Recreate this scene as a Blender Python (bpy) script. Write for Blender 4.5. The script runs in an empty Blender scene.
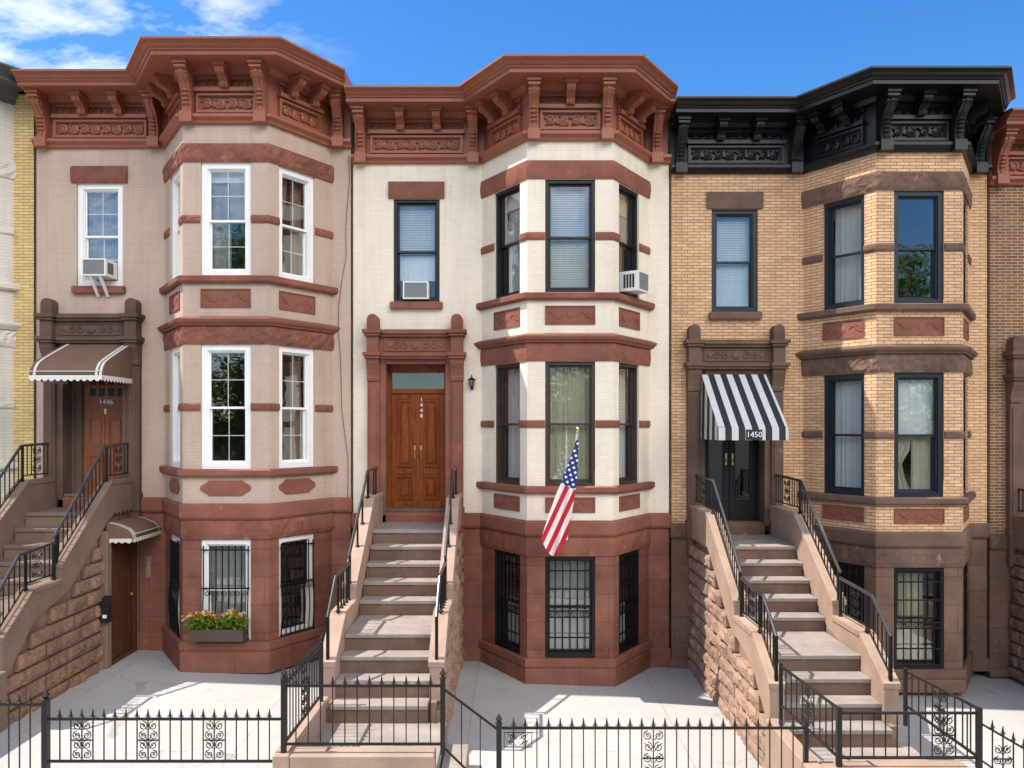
import bpy, bmesh, math, random
from mathutils import Vector, Matrix
random.seed(7)
R = math.radians
SC = bpy.context.scene
COL = SC.collection
H0 = 3.96                       # eye height: local z = 0 is the horizon, world z = z + H0

# ------------------------------------------------------------------ camera, light, exposure
cd = bpy.data.cameras.new('camera'); cam = bpy.data.objects.new('camera', cd); COL.objects.link(cam)
cam.location = (0, -13.5, H0); cam.rotation_euler = (R(90), 0, 0)
cd.sensor_width = 36; cd.lens = 36*810/1024; cd.shift_y = 41.7/1024; cd.clip_end = 3000; cd.clip_start = .05
SC.camera = cam
SUN = Vector((-.63, -.016, 1.0)).normalized()
SUN_EL = math.asin(SUN.z); SUN_ROT = math.atan2(SUN.x, SUN.y)
sd = bpy.data.lights.new('sun', 'SUN'); sd.energy = 3.2; sd.angle = R(.5); sd.color = (1, .93, .82)
so = bpy.data.objects.new('sun', sd); COL.objects.link(so); so.location = (-30, 0, 45)
so.rotation_euler = SUN.to_track_quat('Z', 'Y').to_euler()
vs = SC.view_settings
vs.view_transform = 'Standard'; vs.look = 'None'; vs.gamma = 1; vs.use_curve_mapping = False
vs.exposure = 1.16
SC.cycles.max_bounces = 10; SC.cycles.diffuse_bounces = 5; SC.cycles.transparent_max_bounces = 16

def N(nt, typ, ins=None, **kw):
    n = nt.nodes.new(typ)
    for k, v in kw.items(): setattr(n, k, v)
    for k, v in (ins or {}).items():
        s = n.inputs[k]
        if hasattr(v, 'is_output'): nt.links.new(v, s)
        else: s.default_value = v
    return n
def M(nt, op, a, b=0.0, c=None, clamp=False):
    n = N(nt, 'ShaderNodeMath', operation=op, use_clamp=clamp)
    for i, v in enumerate((a, b) if c is None else (a, b, c)):
        if hasattr(v, 'is_output'): nt.links.new(v, n.inputs[i])
        else: n.inputs[i].default_value = v
    return n.outputs[0]
def C4(c): return (c[0], c[1], c[2], 1)
def mix(nt, fac, a, b, mode='MIX'):
    n = N(nt, 'ShaderNodeMix', data_type='RGBA', blend_type=mode)
    for s, v in ((n.inputs[0], fac), (n.inputs[6], a), (n.inputs[7], b)):
        if hasattr(v, 'is_output'): nt.links.new(v, s)
        elif isinstance(v, (int, float)): s.default_value = v
        else: s.default_value = C4(v)
    return n.outputs[2]
def ramp(nt, fac, p0, p1, c0=(0, 0, 0), c1=(1, 1, 1)):
    n = N(nt, 'ShaderNodeValToRGB'); nt.links.new(fac, n.inputs[0])
    e = n.color_ramp.elements
    e[0].position = p0; e[0].color = C4(c0); e[1].position = p1; e[1].color = C4(c1)
    return n.outputs[0]
def noise(nt, vec, scale, detail=4, rough=.55, out=0):
    n = N(nt, 'ShaderNodeTexNoise', {'Scale': scale, 'Detail': detail, 'Roughness': rough})
    if vec is not None: nt.links.new(vec, n.inputs['Vector'])
    return n.outputs[out]
def mapping(nt, vec, scale=(1, 1, 1), rot=(0, 0, 0), loc=(0, 0, 0)):
    n = N(nt, 'ShaderNodeMapping', {'Scale': scale, 'Rotation': rot, 'Location': loc}); nt.links.new(vec, n.inputs[0])
    return n.outputs[0]

# world: physical sky with wisps, plus unseen bright cloud added behind the camera as fill
w = bpy.data.worlds.new('World'); SC.world = w; w.use_nodes = True
nt = w.node_tree; nt.nodes.clear()
sky = N(nt, 'ShaderNodeTexSky', sky_type='NISHITA', sun_disc=False, sun_elevation=SUN_EL, sun_rotation=SUN_ROT,
        air_density=1.0, dust_density=.3, ozone_density=3.0, altitude=0)
geo = N(nt, 'ShaderNodeTexCoord').outputs['Generated']
sep = N(nt, 'ShaderNodeSeparateXYZ'); nt.links.new(geo, sep.inputs[0])
X, Y, Z = sep.outputs
hs_ = N(nt, 'ShaderNodeHueSaturation', {'Hue': .506, 'Saturation': 1.34, 'Value': .76}); nt.links.new(sky.outputs[0], hs_.inputs['Color'])
sky_b = N(nt, 'ShaderNodeBackground', {'Strength': .13}); nt.links.new(hs_.outputs[0], sky_b.inputs[0])
zz = M(nt, 'MAXIMUM', Z, .03); zz2 = M(nt, 'ADD', zz, .18)
comb = N(nt, 'ShaderNodeCombineXYZ'); nt.links.new(M(nt, 'DIVIDE', X, zz2), comb.inputs[0]); nt.links.new(M(nt, 'DIVIDE', Y, zz2), comb.inputs[1])
cn = noise(nt, mapping(nt, comb.outputs[0], (1.0, 1.5, 1), (0, 0, R(35)), (1.3, 2.2, 0)), 5.2, 9, .62)
bias_x = M(nt, 'MULTIPLY', M(nt, 'ADD', X, .08), -.30)                 # fair-weather wisps thicken to the left
wisps = M(nt, 'MULTIPLY', ramp(nt, M(nt, 'ADD', cn, bias_x), .53, .86), M(nt, 'MULTIPLY_ADD', X, -6, -1.0, clamp=True))
south = M(nt, 'MULTIPLY_ADD', M(nt, 'MULTIPLY_ADD', X, -.5, M(nt, 'MULTIPLY', Y, .87)), -2.6, -.9, clamp=True)               # added fill: unseen bright cloud invented behind the camera to light the facades
low = M(nt, 'MULTIPLY_ADD', Z, 9.0, -2.2, clamp=True); high = M(nt, 'MULTIPLY_ADD', Z, -5.0, 4.4, clamp=True)
fill_bank = M(nt, 'MULTIPLY', M(nt, 'MULTIPLY', south, low), M(nt, 'MULTIPLY', high, ramp(nt, cn, .22, .5)))
cmask = M(nt, 'MAXIMUM', M(nt, 'MULTIPLY', wisps, .62), fill_bank)
cl_b = N(nt, 'ShaderNodeBackground', {'Color': (1, .945, .87, 1)})
nt.links.new(M(nt, 'MULTIPLY_ADD', fill_bank, 1.95, 1.0), cl_b.inputs['Strength'])
up = M(nt, 'GREATER_THAN', Z, 0.0)
ms = N(nt, 'ShaderNodeMixShader'); nt.links.new(M(nt, 'MULTIPLY', cmask, up), ms.inputs[0])
nt.links.new(sky_b.outputs[0], ms.inputs[1]); nt.links.new(cl_b.outputs[0], ms.inputs[2])
wo = N(nt, 'ShaderNodeOutputWorld'); nt.links.new(ms.outputs[0], wo.inputs[0])

# ------------------------------------------------------------------ materials
def base_mat(name, rough=.8, spec=.3, metal=0):
    m = bpy.data.materials.new(name); m.use_nodes = True
    nt = m.node_tree; b = nt.nodes['Principled BSDF']
    b.inputs['Roughness'].default_value = rough; b.inputs['Specular IOR Level'].default_value = spec; b.inputs['Metallic'].default_value = metal
    return m, nt, b
def setbump(nt, b, h, strength, dist=.01, prev=None):
    n = N(nt, 'ShaderNodeBump', {'Strength': strength, 'Distance': dist}); nt.links.new(h, n.inputs['Height'])
    if prev is not None: nt.links.new(prev, n.inputs['Normal'])
    nt.links.new(n.outputs[0], b.inputs['Normal']); return n.outputs[0]
def coords(nt):
    t = N(nt, 'ShaderNodeTexCoord'); return t.outputs['UV'], t.outputs['Object']
def dirt(nt, ob, col, amt=.25, dark=(.5, .46, .42)):
    a = noise(nt, mapping(nt, ob, (1.6, 1.6, .35)), 1.3, 6, .6)
    f = M(nt, 'MULTIPLY', ramp(nt, a, .45, .75), amt)
    return mix(nt, f, col, dark, 'MULTIPLY')
def brick_tex(nt, uv, c1, c2, mo, w=.196, h=.0508, ms=.008, bias=0.0, smooth=.15, off=.5):
    n = N(nt, 'ShaderNodeTexBrick', {'Color1': C4(c1), 'Color2': C4(c2), 'Mortar': C4(mo), 'Scale': 1.0, 'Mortar Size': ms, 'Mortar Smooth': smooth, 'Bias': bias, 'Brick Width': w, 'Row Height': h})
    n.offset = off; nt.links.new(uv, n.inputs['Vector']); return n
def paint_brick(name, col, groove=.8):
    m, nt, b = base_mat(name, .6, .2); uv, ob = coords(nt)
    wob = N(nt, 'ShaderNodeVectorMath', operation='MULTIPLY_ADD'); nt.links.new(noise(nt, ob, 9, 2, .5, 1), wob.inputs[0]); wob.inputs[1].default_value = (.008, .008, 0); nt.links.new(uv, wob.inputs[2])
    br = brick_tex(nt, wob.outputs[0], [c*1.02 for c in col], [c*.965 for c in col], [c*groove for c in col], ms=.0055, smooth=.6)
    c = dirt(nt, ob, br.outputs[0], .34)
    stk = ramp(nt, noise(nt, mapping(nt, ob, (7, 7, .28)), 1.6, 6, .6), .54, .74)
    c = mix(nt, M(nt, 'MULTIPLY', stk, .22), c, (.62, .56, .49), 'MULTIPLY')
    pch = ramp(nt, noise(nt, mapping(nt, ob, loc=(4, 1, 9)), .9, 3, .5), .55, .58)
    c = mix(nt, M(nt, 'MULTIPLY', pch, .35), c, (1.06, 1.05, 1.03), 'MULTIPLY')
    c = mix(nt, M(nt, 'MULTIPLY', ramp(nt, noise(nt, ob, 26, 3), .55, .8), .12), c, [x*.7 for x in col])
    nt.links.new(c, b.inputs['Base Color'])
    p = setbump(nt, b, M(nt, 'SUBTRACT', 1, br.outputs[1]), .38, .006)
    setbump(nt, b, noise(nt, ob, 60, 3), .12, .004, p); return m
def raw_brick(name, c1, c2, mo, ms=.0085):
    m, nt, b = base_mat(name, .85, .2); uv, ob = coords(nt)
    wob = N(nt, 'ShaderNodeVectorMath', operation='MULTIPLY_ADD'); nt.links.new(noise(nt, ob, 12, 2, .5, 1), wob.inputs[0]); wob.inputs[1].default_value = (.006, .006, 0); nt.links.new(uv, wob.inputs[2])
    br = brick_tex(nt, wob.outputs[0], c1, c2, mo, ms=ms)
    # a second offset brick pattern varies the tone of single bricks
    br2 = brick_tex(nt, mapping(nt, wob.outputs[0], loc=(.196*7, .0508*4, 0)), (1.06, 1.05, 1.02), (.8, .78, .74), (1, 1, 1), ms=.0, bias=-.35)
    c = mix(nt, .8, br.outputs[0], br2.outputs[0], 'MULTIPLY')
    c = dirt(nt, ob, c, .35)
    c = mix(nt, .25, c, mix(nt, noise(nt, ob, 55, 3), (.5, .5, .5), (1.3, 1.3, 1.3)), 'MULTIPLY')
    nt.links.new(c, b.inputs['Base Color'])
    p = setbump(nt, b, M(nt, 'SUBTRACT', 1, br.outputs[1]), .8, .008)
    setbump(nt, b, noise(nt, ob, 70, 3), .2, .004, p); return m
def stone(name, col, var=.25, bump=.25, fine=45, joints=False, rough=.85, wear=None, wamt=.5):
    m, nt, b = base_mat(name, rough, .1); uv, ob = coords(nt)
    n1 = noise(nt, ob, 2.3, 6, .6); n2 = noise(nt, ob, fine, 4, .6)
    c = mix(nt, ramp(nt, n1, .3, .7), [x*(1-var) for x in col], [x*(1+var) for x in col])
    g_ = sum(col)/3; pt = ramp(nt, noise(nt, mapping(nt, ob, (1, 1, 1.6), loc=(7, 3, 1)), 1.7, 7, .66), .46, .66)
    c = mix(nt, M(nt, 'MULTIPLY', pt, .4), c, [x*.55+g_*.33 for x in col])
    c = mix(nt, .5, c, mix(nt, n2, (.62, .62, .62), (1.38, 1.38, 1.38)), 'MULTIPLY')
    prev = None
    if joints:
        br = brick_tex(nt, uv, (1, 1, 1), (.9, .9, .9), (.6, .58, .56), w=.95, h=.43, ms=.006, smooth=.2)
        c = mix(nt, 1.0, c, br.outputs[0], 'MULTIPLY')
        prev = setbump(nt, b, M(nt, 'SUBTRACT', 1, br.outputs[1]), .4, .006)
    c = dirt(nt, ob, c, .35)
    if wear:                                                           # spalled lighter patches
        f = ramp(nt, noise(nt, ob, 3.4, 7, .68), .63, .67)
        c = mix(nt, M(nt, 'MULTIPLY', f, wamt), c, wear)
    nt.links.new(c, b.inputs['Base Color'])
    p = setbump(nt, b, noise(nt, ob, 9, 6, .6), bump*1.4, .03, prev)
    setbump(nt, b, n2, bump, .006, p); return m
def paint(name, col, rough=.4, spec=.5, var=.12, bump=.06, metal=0, wear=None):
    m, nt, b = base_mat(name, rough, spec, metal); uv, ob = coords(nt)
    c = mix(nt, noise(nt, ob, 5, 5, .6), [x*(1-var) for x in col], [x*(1+var) for x in col])
    if wear:
        f = ramp(nt, noise(nt, ob, 11, 7, .7), .62, .69); c = mix(nt, M(nt, 'MULTIPLY', f, .45), c, wear)
    nt.links.new(c, b.inputs['Base Color'])
    setbump(nt, b, noise(nt, ob, 30, 4), bump, .01); return m
def concrete(name, col, joint=1.5):
    m, nt, b = base_mat(name, .9, .2); uv, ob = coords(nt)
    c = mix(nt, noise(nt, ob, .8, 7, .62), [x*.82 for x in col], [x*1.15 for x in col])
    c = mix(nt, .6, c, mix(nt, noise(nt, ob, 70, 3, .6), (.75, .75, .75), (1.22, 1.22, 1.22)), 'MULTIPLY')
    st = ramp(nt, noise(nt, mapping(nt, ob, loc=(5, 2, 0)), 2.6, 8, .7), .56, .72)
    c = mix(nt, M(nt, 'MULTIPLY', st, .3), c, (.55, .5, .44), 'MULTIPLY')
    vo = N(nt, 'ShaderNodeTexVoronoi', {'Scale': .42}, feature='DISTANCE_TO_EDGE')
    wv = N(nt, 'ShaderNodeVectorMath', operation='MULTIPLY_ADD'); nt.links.new(noise(nt, ob, 2.5, 6, .6, 1), wv.inputs[0]); wv.inputs[1].default_value = (.7, .7, 0); nt.links.new(ob, wv.inputs[2]); nt.links.new(wv.outputs[0], vo.inputs['Vector'])
    crk = M(nt, 'MULTIPLY', M(nt, 'LESS_THAN', vo.outputs[0], .0028), ramp(nt, noise(nt, ob, .7, 3), .46, .56))
    c = mix(nt, M(nt, 'MULTIPLY', crk, .45), c, [x*.4 for x in col])
    spot = ramp(nt, noise(nt, mapping(nt, ob, loc=(1, 8, 0)), 9, 4, .5), .66, .72); c = mix(nt, M(nt, 'MULTIPLY', spot, .3), c, [x*.55 for x in col])
    if joint:
        br = brick_tex(nt, mapping(nt, ob, loc=(.55, .35, 0)), (1, 1, 1), (.95, .95, .95), (.7, .68, .65), w=joint, h=joint*.9, ms=.007, smooth=.3, off=0)
        c = mix(nt, 1.0, c, br.outputs[0], 'MULTIPLY')
    nt.links.new(c, b.inputs['Base Color']); setbump(nt, b, noise(nt, ob, 60, 4), .25, .006); return m
def wood(name, col, dark):
    m, nt, b = base_mat(name, .32, .18); uv, ob = coords(nt)
    g = noise(nt, mapping(nt, ob, (14, 14, 1.1)), 3.0, 7, .65)
    c = mix(nt, ramp(nt, g, .3, .72), dark, col)
    c = mix(nt, M(nt, 'MULTIPLY', ramp(nt, noise(nt, ob, 2.2, 5), .45, .8), .4), c, dark)
    nt.links.new(c, b.inputs['Base Color']); setbump(nt, b, g, .1, .004); return m
def glass(name, tint=(.86, .9, .9), boost=.03, gain=2.6):
    m = bpy.data.materials.new(name); m.use_nodes = True; nt = m.node_tree; nt.nodes.clear()
    _, ob = coords(nt)
    bp = N(nt, 'ShaderNodeBump', {'Strength': .06, 'Distance': .05}); nt.links.new(noise(nt, ob, 2.2, 2), bp.inputs['Height'])
    tr = N(nt, 'ShaderNodeBsdfTransparent', {'Color': C4(tint)}); gl = N(nt, 'ShaderNodeBsdfGlossy', {'Color': (1, 1, 1, 1), 'Roughness': .01}); nt.links.new(bp.outputs[0], gl.inputs['Normal'])
    fr = N(nt, 'ShaderNodeFresnel', {'IOR': 1.55})
    f = M(nt, 'MULTIPLY_ADD', fr.outputs[0], gain, boost, clamp=True)
    ms = N(nt, 'ShaderNodeMixShader'); nt.links.new(f, ms.inputs[0]); nt.links.new(tr.outputs[0], ms.inputs[1]); nt.links.new(gl.outputs[0], ms.inputs[2])
    o = N(nt, 'ShaderNodeOutputMaterial'); nt.links.new(ms.outputs[0], o.inputs[0]); return m
def cloth(name, col, transl=.35):
    m = bpy.data.materials.new(name); m.use_nodes = True; nt = m.node_tree; nt.nodes.clear()
    uv, ob = coords(nt)
    c = mix(nt, noise(nt, mapping(nt, ob, (30, 30, 1)), 1.0, 4), [x*.8 for x in col], [min(1, x*1.1) for x in col])
    d = N(nt, 'ShaderNodeBsdfDiffuse'); nt.links.new(c, d.inputs[0])
    t = N(nt, 'ShaderNodeBsdfTranslucent'); nt.links.new(c, t.inputs[0])
    ms = N(nt, 'ShaderNodeMixShader', {0: transl}); nt.links.new(d.outputs[0], ms.inputs[1]); nt.links.new(t.outputs[0], ms.inputs[2])
    o = N(nt, 'ShaderNodeOutputMaterial'); nt.links.new(ms.outputs[0], o.inputs[0]); return m
def stripes(name, c1, c2, period, axis=0, rough=.7):
    m, nt, b = base_mat(name, rough, .25); uv, ob = coords(nt)
    s = N(nt, 'ShaderNodeSeparateXYZ'); nt.links.new(uv, s.inputs[0])
    f = M(nt, 'GREATER_THAN', M(nt, 'FRACT', M(nt, 'DIVIDE', s.outputs[axis], period)), .5)
    c = mix(nt, f, c1, c2); c = mix(nt, .4, c, mix(nt, noise(nt, ob, 6, 5), (.75, .75, .75), (1.15, 1.15, 1.15)), 'MULTIPLY')
    nt.links.new(c, b.inputs['Base Color']); return m
def flag_mat():
    m, nt, b = base_mat('flag_cloth', .7, .2); uv, ob = coords(nt)
    s = N(nt, 'ShaderNodeSeparateXYZ'); nt.links.new(uv, s.inputs[0]); u, v = s.outputs[0], s.outputs[1]
    st = M(nt, 'GREATER_THAN', M(nt, 'FRACT', M(nt, 'MULTIPLY', v, 6.5)), .5)
    c = mix(nt, st, (.52, .025, .045), (.82, .80, .78))
    can = M(nt, 'MULTIPLY', M(nt, 'LESS_THAN', u, .4), M(nt, 'LESS_THAN', v, 7/13))
    sx = M(nt, 'MULTIPLY', u, 12/.4); sy = M(nt, 'MULTIPLY', v, 10/(7/13))
    rx = M(nt, 'ROUND', sx); ry = M(nt, 'ROUND', sy)
    dx = M(nt, 'MULTIPLY', M(nt, 'SUBTRACT', sx, rx), 1.25); dy = M(nt, 'SUBTRACT', sy, ry)
    r2 = M(nt, 'ADD', M(nt, 'MULTIPLY', dx, dx), M(nt, 'MULTIPLY', dy, dy))
    par = M(nt, 'LESS_THAN', M(nt, 'FRACT', M(nt, 'MULTIPLY', M(nt, 'ADD', rx, ry), .5)), .25)
    star = M(nt, 'MULTIPLY', M(nt, 'LESS_THAN', r2, .17), par)
    blue = mix(nt, star, (.02, .045, .2), (.82, .82, .84))
    c = mix(nt, can, c, blue); nt.links.new(c, b.inputs['Base Color'])
    return m
def leafy(name, col):
    m, nt, b = base_mat(name, .6, .3); uv, ob = coords(nt)
    c = mix(nt, noise(nt, ob, 1.7, 5), [x*.5 for x in col], [x*1.5 for x in col]); nt.links.new(c, b.inputs['Base Color'])
    return m
def leaf_litmat(name, col):
    m = bpy.data.materials.new(name); m.use_nodes = True; nt = m.node_tree; nt.nodes.clear()
    uv, ob = coords(nt); c = mix(nt, noise(nt, ob, 6, 4), [x*.6 for x in col], [x*1.4 for x in col])
    d = N(nt, 'ShaderNodeBsdfDiffuse'); nt.links.new(c, d.inputs[0]); t = N(nt, 'ShaderNodeBsdfTranslucent'); nt.links.new(c, t.inputs[0])
    ms = N(nt, 'ShaderNodeMixShader', {0: .4}); nt.links.new(d.outputs[0], ms.inputs[1]); nt.links.new(t.outputs[0], ms.inputs[2])
    o = N(nt, 'ShaderNodeOutputMaterial'); nt.links.new(ms.outputs[0], o.inputs[0]); return m

MT = dict(
  cream=paint_brick('cream_painted_brick', (.80, .72, .60), .93), tan=paint_brick('tan_painted_brick', (.505, .385, .315), .92),
  ybrick=raw_brick('buff_brick', (.76, .50, .31), (.65, .40, .24), (.34, .20, .12), .0065),
  lbrick=raw_brick('yellow_brick', (.68, .53, .25), (.60, .45, .2), (.36, .26, .14), .006),
  dbrick=raw_brick('brown_brick', (.19, .10, .055), (.26, .14, .08), (.60, .48, .35), .0048),
  wstone=paint_brick('white_painted_stone', (.66, .63, .57), .8),
  red=stone('red_brownstone', (.24, .095, .066), .2, .22, wear=(.36, .17, .12), wamt=.5),
  redbase=stone('red_brownstone_blocks', (.235, .098, .07), .28, .2, joints=True, wear=(.33, .16, .12), wamt=.4),
  redcrn=paint('red_brown_cornice_paint', (.30, .103, .06), .40, .32, .22, .12, wear=(.40, .19, .12)),
  redrough=stone('rock_faced_red_stone', (.235, .092, .066), .3, .8, 22, wear=(.40, .23, .17), wamt=.5),
  brn=stone('dark_brownstone', (.155, .098, .074), .24, .25, wear=(.30, .20, .15), wamt=.55),
  brnbase=stone('dark_brownstone_blocks', (.19, .118, .086), .22, .22, joints=True, wear=(.30, .2, .14), wamt=.4),
  brnrough=stone('rock_faced_brown_stone', (.16, .10, .076), .3, .8, 22, wear=(.38, .25, .18), wamt=.7),
  umber=stone('umber_door_stone', (.125, .082, .064), .18, .2),
  blk=paint('black_cornice_paint', (.007, .0075, .009), .35, .4, .3, .12, wear=(.035, .034, .034)),
  gry=paint('grey_cornice_paint', (.08, .085, .09), .5, .4, .2),
  riser=stone('step_riser_stone', (.18, .112, .086), .24, .2, wear=(.36, .25, .19), wamt=.4),
  tread=stone('worn_step_tread', (.30, .26, .23), .2, .2, wear=(.36, .28, .22), wamt=.35),
  treadb=stone('worn_brown_shaded_tread', (.19, .145, .12), .16, .2),  # brown stone, darkened further to carry the left stoop's shade
  cheekt=stone('tan_stoop_stucco', (.37, .26, .195), .14, .14, 60),
  cheekr=stone('rosy_stoop_stucco', (.38, .265, .21), .14, .14, 60),
  cheekb=stone('brown_stoop_stucco', (.21, .145, .11), .14, .14, 60),
  rock=stone('rock_faced_stoop_stone', (.32, .205, .15), .34, .6, 20, wear=(.46, .32, .25), wamt=.5),
  rockb=stone('rock_faced_brown_stoop_stone', (.24, .145, .10), .3, .6, 20, wear=(.34, .22, .16), wamt=.5),
  pave=concrete('yard_concrete', (.43, .42, .405), 2.7), walk=concrete('sidewalk_concrete', (.42, .40, .37), 1.5),
  asph=concrete('asphalt', (.05, .05, .052), 0), kerb=concrete('kerb_stone', (.36, .35, .33), 0), roof=concrete('roof_felt', (.2, .2, .2), 0),
  iron=paint('black_iron', (.006, .006, .007), .4, .3, .3), ironw=paint('weathered_iron', (.016, .014, .013), .45, .35, .3), chrome=paint('worn_handrail', (.03, .03, .033), .22, 1.0, .3),
  white=paint('white_window_paint', (.82, .82, .82), .4, .5, .04), black=paint('black_window_paint', (.009, .0095, .013), .4, .35, .25),
  navy=paint('blue_black_window_paint', (.008, .015, .026), .4, .4, .2), brownf=paint('dark_brown_window_paint', (.042, .026, .022), .4, .5, .2),
  wood=wood('varnished_wood', (.34, .085, .018), (.09, .02, .006)), wood3=wood('dark_shaded_door_wood', (.13, .05, .025), (.06, .022, .012)), wood2=wood('red_brown_door_wood', (.30, .115, .06), (.18, .062, .032)),  # wood3: dark wood with the basement door's shade put into its tones
  glass=glass('window_glass'), glasss=glass('side_window_glass', boost=0, gain=.32), glassd=glass('door_glass', (.35, .38, .36), .03, 2.2),
  sheer=cloth('sheer_curtain', (.78, .8, .8)), ecru=cloth('ecru_curtain', (.72, .68, .5)), blind=cloth('white_blind', (.82, .85, .88), .2), greyc=cloth('grey_curtain', (.45, .46, .44)), taupe=cloth('taupe_curtain', (.35, .27, .2)),
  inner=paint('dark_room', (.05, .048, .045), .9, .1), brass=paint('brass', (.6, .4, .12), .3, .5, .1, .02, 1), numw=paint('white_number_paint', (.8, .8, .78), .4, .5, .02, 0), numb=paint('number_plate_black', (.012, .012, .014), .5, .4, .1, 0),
  acw=paint('air_conditioner_casing', (.74, .74, .72), .45, .4, .06), acg=paint('air_conditioner_grille', (.22, .23, .24), .5, .4, .1), acd=paint('air_conditioner_dark', (.03, .03, .033), .6, .3, .1),
  awnb=paint('brown_awning_cloth', (.165, .098, .072), .75, .2, .18), awnw=paint('white_awning_trim', (.66, .63, .59), .6, .3, .05),
  awns=stripes('striped_awning_cloth', (.56, .56, .55), (.022, .027, .036), .197), flag=flag_mat(), gold=paint('gilt_finial', (.7, .55, .25), .3, .5, .05, 0, 1), oldgold=paint('dull_gilt', (.33, .25, .15), .5, .4, .2), pole=paint('white_pole', (.75, .75, .72), .35, .5, .05),
  leaf=leaf_litmat('planter_leaf', (.2, .32, .035)), pet1=leaf_litmat('orange_petal', (.8, .25, .03)), pet2=leaf_litmat('cream_petal', (.8, .66, .36)), plant=paint('bronze_planter', (.07, .055, .045), .5, .4, .2),
  tleaf=leaf_litmat('street_tree_leaf', (.15, .24, .045)), bark=stone('bark', (.12, .09, .07), .3, .5), lamp=glass('lantern_glass', (.8, .85, .85), .1), soil=paint('soil', (.04, .028, .02), .95, .1, .3), black2=paint('mailbox_paint', (.014, .014, .015), .4, .5, .2), cable=paint('cable_black', (.05, .045, .045), .6, .3, .1))

# ------------------------------------------------------------------ mesh helpers
class Fr:
    """local frame: u along a wall, n out of it, z up (z = 0 is the horizon height)"""
    def __init__(s, o, u, n, z0=0.0, uo=0.0):
        s.o = Vector((o[0], o[1])); s.u = Vector((u[0], u[1])).normalized(); s.n = Vector((n[0], n[1])).normalized(); s.z0 = z0; s.uo = uo
        s.flip = (s.u.x*s.n.y - s.u.y*s.n.x) < 0
    def __call__(s, p):
        q = s.o + s.u*p[0] + s.n*p[1]; return (q.x, q.y, p[2] + s.z0 + H0)
    def sub(s, du=0, dn=0, dz=0):
        o = s.o + s.u*du + s.n*dn; return Fr(o, s.u, s.n, s.z0+dz, s.uo+du)
W = Fr((0, 0), (1, 0), (0, 1))
FRONT = Fr((0, 0), (1, 0), (0, -1))         # n = distance in front of the facade plane

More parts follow.
